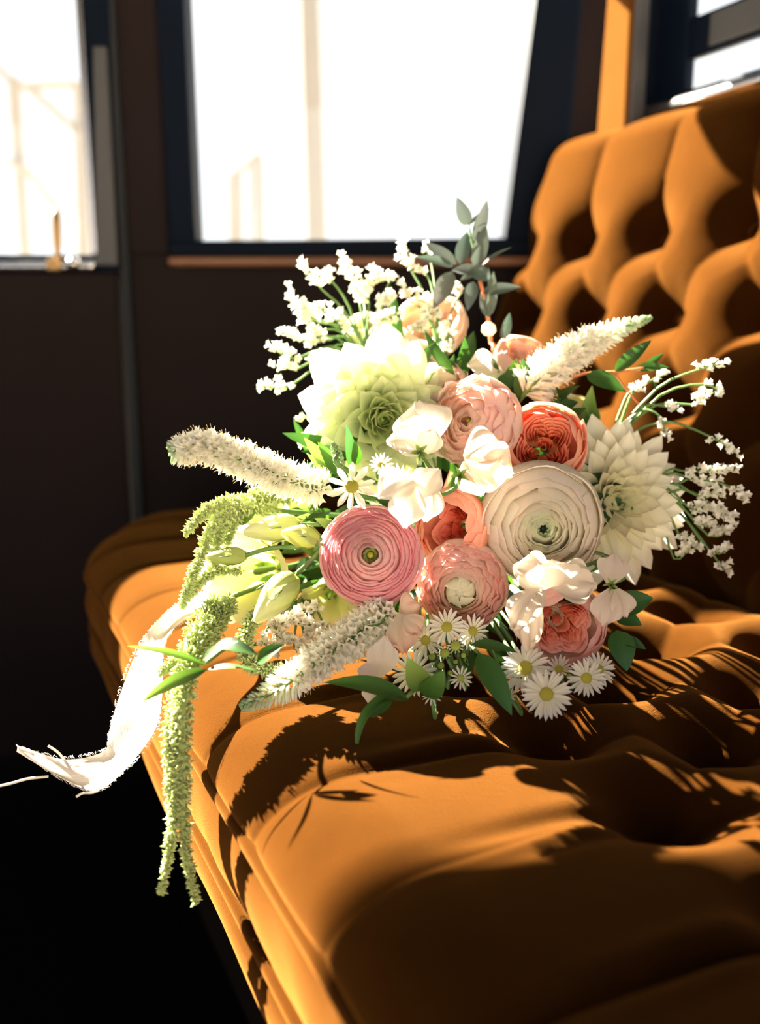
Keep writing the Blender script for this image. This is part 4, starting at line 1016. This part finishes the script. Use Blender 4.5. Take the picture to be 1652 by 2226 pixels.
statice('dense statice spray spreading out beside the white dahlia', (1400, 1100, .61), [
    (1495, 1025, 1600, 1022, .59, 18), (1500, 1040, 1560, 1050, .592, 8), (1590, 1060, 1618, 1090, .585, 7), (1520, 1080, 1570, 1070, .588, 12), (1500, 1105, 1560, 1110, .588, 16), (1560, 1105, 1595, 1130, .585, 12), (1510, 1130, 1570, 1150, .588, 14), (1540, 1165, 1590, 1150, .586, 9), (1480, 1170, 1510, 1190, .592, 10), (1465, 1215, 1500, 1190, .595, 8), (1545, 1200, 1590, 1190, .588, 10), (1560, 1220, 1580, 1245, .588, 7)], 10, c=(0.95, 0.92, 0.84))
statice('low cluster of tiny white filler florets under the long lisianthus bud', (660, 1350, .56), [
    (580, 1345, 620, 1380, .53, 14), (600, 1380, 650, 1400, .525, 16), (620, 1340, 680, 1360, .535, 16), (660, 1375, 710, 1390, .53, 14), (650, 1330, 690, 1320, .54, 10), (570, 1390, 600, 1410, .525, 10), (640, 1410, 690, 1420, .525, 12), (700, 1350, 730, 1380, .535, 10), (600, 1355, 640, 1345, .53, 10)], 11, c=(0.90, 0.84, 0.74))
statice('small statice sprig peeping out left of the cream dahlia', (700, 960, .62), [(690, 900, 640, 915, .615, 9), (690, 940, 655, 965, .612, 9), (690, 880, 665, 870, .62, 6)], 9, c=(0.84, 0.86, 0.58))

# ------------------------------------------------------------------ trailing amaranthus
def amaranth(label, strands):
    t = sprig('amaranthus', label, 'amaranthus', *strands[0][0][0], 'trailing amaranthus'); inv = t.matrix_world.inverted()
    for ctrl, radii, n in strands:
        P = pts(*ctrl); nn = 50; Pp, T, N = frames(P, nn); dm = sum(c[2] for c in ctrl) / len(ctrl)
        vs, fs, gr = [], [], []
        a_, b_, c_ = tube_data(P, lambda q: pxr(lerp_f(radii, q), dm) * .45, 7, 24); vs += a_; fs += b_; gr += [0.25] * len(a_)
        for k in range(int(n * 1.7)):
            q = rnd(); i = min(int(q * (nn - 1)), nn - 1); a = 2 * PI * rnd()
            B = T[i].cross(N[i]); D = N[i] * math.cos(a) + B * math.sin(a)
            R = pxr(lerp_f(radii, q), dm); c = Pp[i] + D * R * ru(.35, .95) + T[i] * ru(-.002, .002)
            s = pxr(ru(3.8, 7.2), dm); b = len(vs)
            ax = (D + T[i] * ru(-.6, .8)).normalized(); e1 = ax.orthogonal().normalized(); e2 = ax.cross(e1)
            for v in (e1 * .62, e2 * .62, -e1 * .62, -e2 * .62, ax * ru(1.0, 1.9), -ax * .8): vs.append(c + v * s)
            gr += [.5, .5, .5, .5, 1.0, .1]
            fs += [(b, b + 1, b + 4), (b + 1, b + 2, b + 4), (b + 2, b + 3, b + 4), (b + 3, b, b + 4), (b + 1, b, b + 5), (b + 2, b + 1, b + 5), (b + 3, b + 2, b + 5), (b, b + 3, b + 5)]
        o = link('tassel', mkmesh('tassel', [inv @ v for v in vs], fs, AMAR, gr, smooth=False), t, None, (0.60, 0.66, 0.30)); o['kind'] = 'stuff'
    b0 = pts(strands[0][0][0])[0]
    tube('stem', [BIND, (BIND + b0) / 2, b0], 0.0016, STEM, t, n=8)
    return t
amaranth('pale green amaranthus tassels hanging straight down over the seat edge', [
    ([(470, 1310, .545), (420, 1380, .505), (395, 1500, .482), (385, 1640, .474), (378, 1780, .470), (350, 1945, .468)], [20, 30, 26, 20, 13, 5], 900),
    ([(480, 1330, .54), (430, 1400, .50), (400, 1520, .477), (398, 1660, .472), (402, 1830, .470), (428, 1965, .468)], [20, 28, 24, 20, 13, 6], 900),
    ([(460, 1360, .53), (410, 1440, .498), (375, 1540, .482), (372, 1680, .474), (376, 1820, .472)], [14, 24, 20, 16, 6], 600),
    ([(500, 1300, .55), (450, 1370, .515), (390, 1430, .50), (348, 1462, .498)], [16, 22, 16, 4], 400)])
amaranth('curling lime amaranthus sprays arching beside the lisianthus', [
    ([(600, 1110, .57), (520, 1095, .55), (450, 1110, .54), (402, 1160, .538)], [16, 22, 14, 5], 420),
    ([(540, 1110, .56), (470, 1130, .545), (440, 1200, .54), (415, 1260, .535), (395, 1320, .532)], [16, 16, 13, 11, 4], 420),
    ([(560, 1090, .57), (500, 1110, .55), (470, 1170, .548), (465, 1240, .545)], [20, 20, 14, 8], 380),
    ([(640, 1070, .58), (570, 1080, .57), (520, 1110, .56), (490, 1180, .555)], [26, 26, 20, 10], 500),
    ([(520, 1240, .56), (470, 1240, .545), (435, 1265, .54), (410, 1300, .535)], [10, 12, 10, 4], 240)])
amaranth('lime amaranthus curl lying around the tiny filler florets', [
    ([(560, 1330, .52), (535, 1380, .512), (535, 1430, .505), (570, 1455, .50), (610, 1450, .498)], [14, 19, 20, 15, 5], 460),
    ([(500, 1310, .54), (460, 1380, .52), (430, 1440, .505)], [20, 24, 8], 300)])

# ------------------------------------------------------------------ leaves and greenery
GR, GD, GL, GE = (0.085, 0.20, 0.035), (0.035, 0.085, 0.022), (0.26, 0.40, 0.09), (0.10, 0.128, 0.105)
t = sprig('eucalyptus_sprig', 'grey-green eucalyptus sprig rising against the window and backrest', 'eucalyptus', 1065, 720, .655)
tube('stem', [BIND] + pts((1062, 800, .66), (1066, 740, .655), (1056, 660, .65), (1043, 610, .648)), 0.0015, STEMR, t, n=16)
tube('stem', pts((1043, 610, .648), (1030, 545, .650), (1018, 490, .652)), 0.0009, STEM, t, n=8)
for x0, y0, x1, y1, w, nr in [(1018, 490, 993, 428, 17, (0, 0)), (1018, 490, 1066, 455, 6, (0, .9)), (1028, 525, 1058, 435, 17, (.5, 0)), (1030, 580, 1056, 490, 19, (.2, 0)), (1000, 575, 1016, 505, 18, (-.1, 0)), (992, 575, 922, 527, 15, (-.2, .4)), (985, 580, 902, 560, 14, (-.1, .6)), (985, 590, 942, 672, 22, (-.2, 0)), (1040, 590, 982, 588, 15, (0, .5)), (1022, 585, 1072, 612, 19, (.2, .3)), (1030, 612, 1016, 676, 16, (0, .2)), (1048, 636, 1133, 625, 15, (.2, .5)), (1048, 576, 1114, 538, 7, (0, .9)), (1060, 690, 1048, 625, 13, (0, 0)), (1062, 690, 1072, 590, 13, (.4, 0)), (1064, 640, 1060, 580, 8, (.6, .1)), (1092, 740, 1108, 680, 12, (.2, 0)), (1046, 585, 1000, 610, 10, (0, .3))]:
    pleaf(t, x0, y0, .648, x1, y1, .648 + ru(-.012, .012), w, (GE[0] * ru(.8, 1.2), GE[1] * ru(.85, 1.15), GE[2]), EUCAM, nrm=nr, bend=.06)
me = lathe('seed_bud', [(0.0001, 0.0), (0.6, 0.12), (0.95, 0.6), (0.85, 1.3), (0.3, 1.75), (0.0001, 1.8)], WHITEPET, 10, UP, V((0, 0, 0)))
link('seed_bud', me, t, M.Scale(pxr(17, .65), 4), (0.86, 0.86, 0.84)).location = t.matrix_world.inverted() @ W(1062, 730, .645)
t = sprig('olive_sprig', 'thin leafy sprig with pointed green leaves below the upper veronica spike', 'leafy sprig', 1270, 812, .62)
tube('stem', pts((1180, 860, .63), (1260, 815, .62), (1340, 808, .612), (1400, 800, .608)) , 0.0009, STEMR, t, n=12)
tube('stem', pts((1335, 808, .612), (1365, 850, .612), (1390, 880, .61)), 0.0006, STEMR, t, n=8)
for x0, y0, x1, y1, w, nr in [(1336, 808, 1416, 740, 17, (0, .2)), (1274, 814, 1360, 852, 22, (0, .5)), (1378, 802, 1455, 800, 12, (0, .5)), (1405, 796, 1443, 768, 9, (.3, .3)), (1205, 840, 1240, 882, 6, (.5, .3)), (1420, 820, 1424, 850, 5, (.4, 0))]:
    pleaf(t, x0, y0, .612, x1, y1, .606, w, GD, nrm=nr)
t = sprig('lisianthus_leaf', 'translucent lime leaf glowing between the yellow rose and backrest', 'leaf', 1285, 935, .62)
pleaf(t, 1285, 935, .62, 1288, 838, .612, 20, GL, nrm=(-.5, 0)); pleaf(t, 1300, 920, .62, 1268, 868, .615, 14, GL, nrm=(.2, .2))
t = sprig('ruscus_sprig', 'glossy green leaves curling over the seat under the white sweet pea', 'leafy sprig', 890, 1500, .495)
tube('stem', pts((950, 1440, .52), (920, 1480, .505), (885, 1515, .492)), 0.0011, STEM, t, n=8)
for x0, y0, x1, y1, w, nr, c, b in [(888, 1522, 703, 1488, 27, (-.1, .9), GR, .12), (925, 1500, 885, 1428, 30, (-.3, .3), GL, .1), (925, 1515, 965, 1455, 28, (.3, .2), GR, .1), (850, 1515, 800, 1560, 16, (.4, .2), GD, .05)]:
    pleaf(t, x0, y0, .492, x1, y1, .484, w, c, nrm=nr, bend=b)
strip_leaf(t, [(872, 1512, .490), (830, 1520, .484), (797, 1552, .478), (780, 1592, .475), (775, 1637, .474)], [4, 12, 12, 8, 1], GR, (-.5, .3))
t = sprig('ruscus_sprig', 'dark green pointed leaf hanging in front of the daisies', 'leafy sprig', 1040, 1420, .505)
tube('stem', pts((1020, 1400, .52), (1045, 1425, .505)), 0.0010, STEM, t, n=6)
pleaf(t, 1038, 1420, .498, 1112, 1556, .482, 30, (0.055, 0.15, 0.04), nrm=(.1, .35))
pleaf(t, 1025, 1400, .505, 1125, 1420, .498, 15, GD, nrm=(0, .8))
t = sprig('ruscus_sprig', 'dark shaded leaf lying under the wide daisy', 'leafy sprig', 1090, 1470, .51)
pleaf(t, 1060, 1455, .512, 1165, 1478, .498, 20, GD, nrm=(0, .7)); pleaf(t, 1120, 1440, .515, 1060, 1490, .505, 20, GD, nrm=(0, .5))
t = sprig('ruscus_sprig', 'dark glossy leaves at the foot of the white dahlia', 'leafy sprig', 1345, 1370, .54)
for x0, y0, x1, y1, w, nr, d in [(1350, 1320, 1420, 1300, 30, (.3, .3), .535), (1340, 1370, 1362, 1460, 32, (.2, .2), .525), (1350, 1390, 1404, 1412, 16, (.2, .6), .525), (1340, 1340, 1395, 1360, 22, (.3, .4), .535), (1310, 1330, 1345, 1290, 20, (0, .3), .545)]:
    pleaf(t, x0, y0, d, x1, y1, d - .008, w, (0.045, 0.13, 0.045), nrm=nr)
t = sprig('twisting_leaf_sprig', 'long twisting green leaves reaching past the seat edge over the ribbon', 'leafy sprig', 470, 1440, .50)
tube('stem', pts((560, 1400, .53), (500, 1405, .50), (450, 1440, .474)), 0.0011, STEM, t, n=8)
for x0, y0, x1, y1, w, nr, c, tw in [(450, 1455, 310, 1528, 18, (-.2, .7), GL, .3), (450, 1448, 275, 1408, 9, (0, .9), GL, .9), (452, 1455, 560, 1460, 10, (0, .8), GR, .5), (440, 1435, 520, 1395, 14, (0, .6), (0.30, 0.36, 0.20), .4), (470, 1400, 560, 1425, 20, (0, .6), GD, .2), (560, 1440, 620, 1400, 18, (0, .4), GD, 0)]:
    pleaf(t, x0, y0, .474, x1, y1, .464, w, c, nrm=nr, twist=tw, bend=.10)
t = sprig('dahlia_foliage', 'upright green leaves between the left veronica spike and cream dahlia', 'leafy sprig', 720, 1040, .56)
for x0, y0, x1, y1, w, nr, c in [(735, 1030, 660, 950, 18, (-.3, .2), GL), (745, 1035, 690, 960, 18, (-.1, .2), GR), (765, 1020, 752, 922, 14, (.3, 0), (0.07, 0.16, 0.06)), (775, 1010, 770, 955, 14, (.2, .1), GR), (720, 1040, 665, 985, 12, (-.1, .4), GL), (715, 1050, 640, 1020, 12, (-.1, .4), (0.4, .5, .16))]:
    pleaf(t, x0, y0, .560, x1, y1, .548, w, c, nrm=nr)
t = sprig('lisianthus_foliage', 'narrow leaves and sepals between lisianthus and pink ranunculus', 'leafy sprig', 700, 1200, .55)
for k in range(16):
    x0, y0 = ru(680, 730), ru(1080, 1330); a = ru(-.9, .9) + PI
    pleaf(t, x0, y0, ru(.555, .575), x0 + ru(40, 90) * math.cos(a), y0 + ru(40, 90) * math.sin(a), .55, ru(6, 16), random.choice((GR, GD, GL)), nrm=(ru(-.5, .3), ru(0, .6)))
t = sprig('lisianthus_foliage', 'pale pointed leaves sticking up over the arching amaranthus', 'leafy sprig', 510, 1110, .57)
for x0, y0, x1, y1, w in [(510, 1105, 490, 1068, 11), (480, 1110, 468, 1078, 6), (520, 1140, 560, 1110, 12)]:
    pleaf(t, x0, y0, .56, x1, y1, .556, w, GL)
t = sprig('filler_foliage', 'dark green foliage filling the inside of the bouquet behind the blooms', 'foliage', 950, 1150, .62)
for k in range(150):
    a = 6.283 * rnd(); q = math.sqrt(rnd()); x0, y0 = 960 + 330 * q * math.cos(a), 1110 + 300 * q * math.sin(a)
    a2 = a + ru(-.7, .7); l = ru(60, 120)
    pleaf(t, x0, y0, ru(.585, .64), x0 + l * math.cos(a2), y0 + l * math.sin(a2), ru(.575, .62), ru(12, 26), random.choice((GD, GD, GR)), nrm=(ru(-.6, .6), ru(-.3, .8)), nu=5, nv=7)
t = sprig('filler_foliage', 'slim green leaves among the statice stems behind the dahlia', 'foliage', 830, 790, .67)
for x0, y0, x1, y1, w in [(840, 790, 830, 690, 20), (870, 790, 850, 620, 16), (780, 800, 800, 740, 16), (900, 800, 890, 740, 16), (1010, 800, 1030, 720, 18), (1050, 820, 1030, 760, 16), (720, 850, 690, 800, 12), (1100, 830, 1090, 760, 14), (960, 780, 975, 700, 10)]:
    pleaf(t, x0, y0, .672, x1, y1, .668, w, random.choice((GD, GR)))

# ------------------------------------------------------------------ silk ribbon
rb = sprig('silk_ribbon', 'long cream silk ribbon tail with frayed edges hanging off the seat', 'ribbon', 470, 1290, .60)
inv = rb.matrix_world.inverted()
LE = pts((500, 1290, .62), (440, 1285, .595), (385, 1312, .575), (328, 1370, .556), (288, 1430, .545), (256, 1520, .53), (240, 1595, .52), (226, 1632, .512), (150, 1648, .508), (85, 1638, .505), (38, 1624, .503))
RE = pts((490, 1345, .605), (430, 1335, .58), (372, 1375, .556), (354, 1430, .532), (350, 1500, .515), (342, 1575, .505), (318, 1622, .500), (262, 1680, .496), (205, 1716, .494), (130, 1692, .498), (42, 1630, .502))
nr_, nc_ = 70, 9
vs, gr, uv = [], [], []
for j in range(nr_):
    q = j / (nr_ - 1); a, b = lerp_pts(LE, q), lerp_pts(RE, q); n = (b - a).cross(lerp_pts(LE, min(1, q + .02)) - lerp_pts(LE, max(0, q - .02))).normalized()
    for i in range(nc_):
        u = i / (nc_ - 1); vs.append(inv @ (a.lerp(b, u) + n * (0.0022 * math.sin(PI * u) + 0.0012 * math.sin(7 * u + 18 * q)))); gr.append(1.0); uv.append((u, q * 6))
fs = [(j * nc_ + i, j * nc_ + i + 1, (j + 1) * nc_ + i + 1, (j + 1) * nc_ + i) for j in range(nr_ - 1) for i in range(nc_ - 1)]
link('silk_band', mkmesh('silk_band', vs, fs, RIBBON, gr, uv), rb, None, (0.74, 0.66, 0.59))
fr = []
for k in range(420):
    q = rnd(); E_ = LE if k % 2 else RE; O_ = RE if k % 2 else LE
    p = lerp_pts(E_, q); od = (p - lerp_pts(O_, q)).normalized(); td = (lerp_pts(E_, min(1, q + .02)) - lerp_pts(E_, max(0, q - .02))).normalized()
    fr.append(([p - od * .0006, p + od * ru(.0006, .0014), p + od * ru(.001, .0026) + td * ru(-.002, .002)], 0.00011))
fz = tubes('frayed_edge', fr, THREAD, rb, 3, 4); fz['kind'] = 'stuff'
for P_ in [pts((105, 1688, .50), (60, 1693, .495), (20, 1704, .49), (-12, 1710, .488)), pts((140, 1652, .508), (125, 1635, .505), (105, 1622, .503)), pts((228, 1706, .495), (205, 1722, .494), (180, 1724, .494), (166, 1732, .494)), pts((40, 1624, .503), (50, 1632, .503), (70, 1637, .504))]:
    tube('loose_thread', P_, 0.0007, THREAD, rb, 5, 12)
bpy.context.view_layer.update()
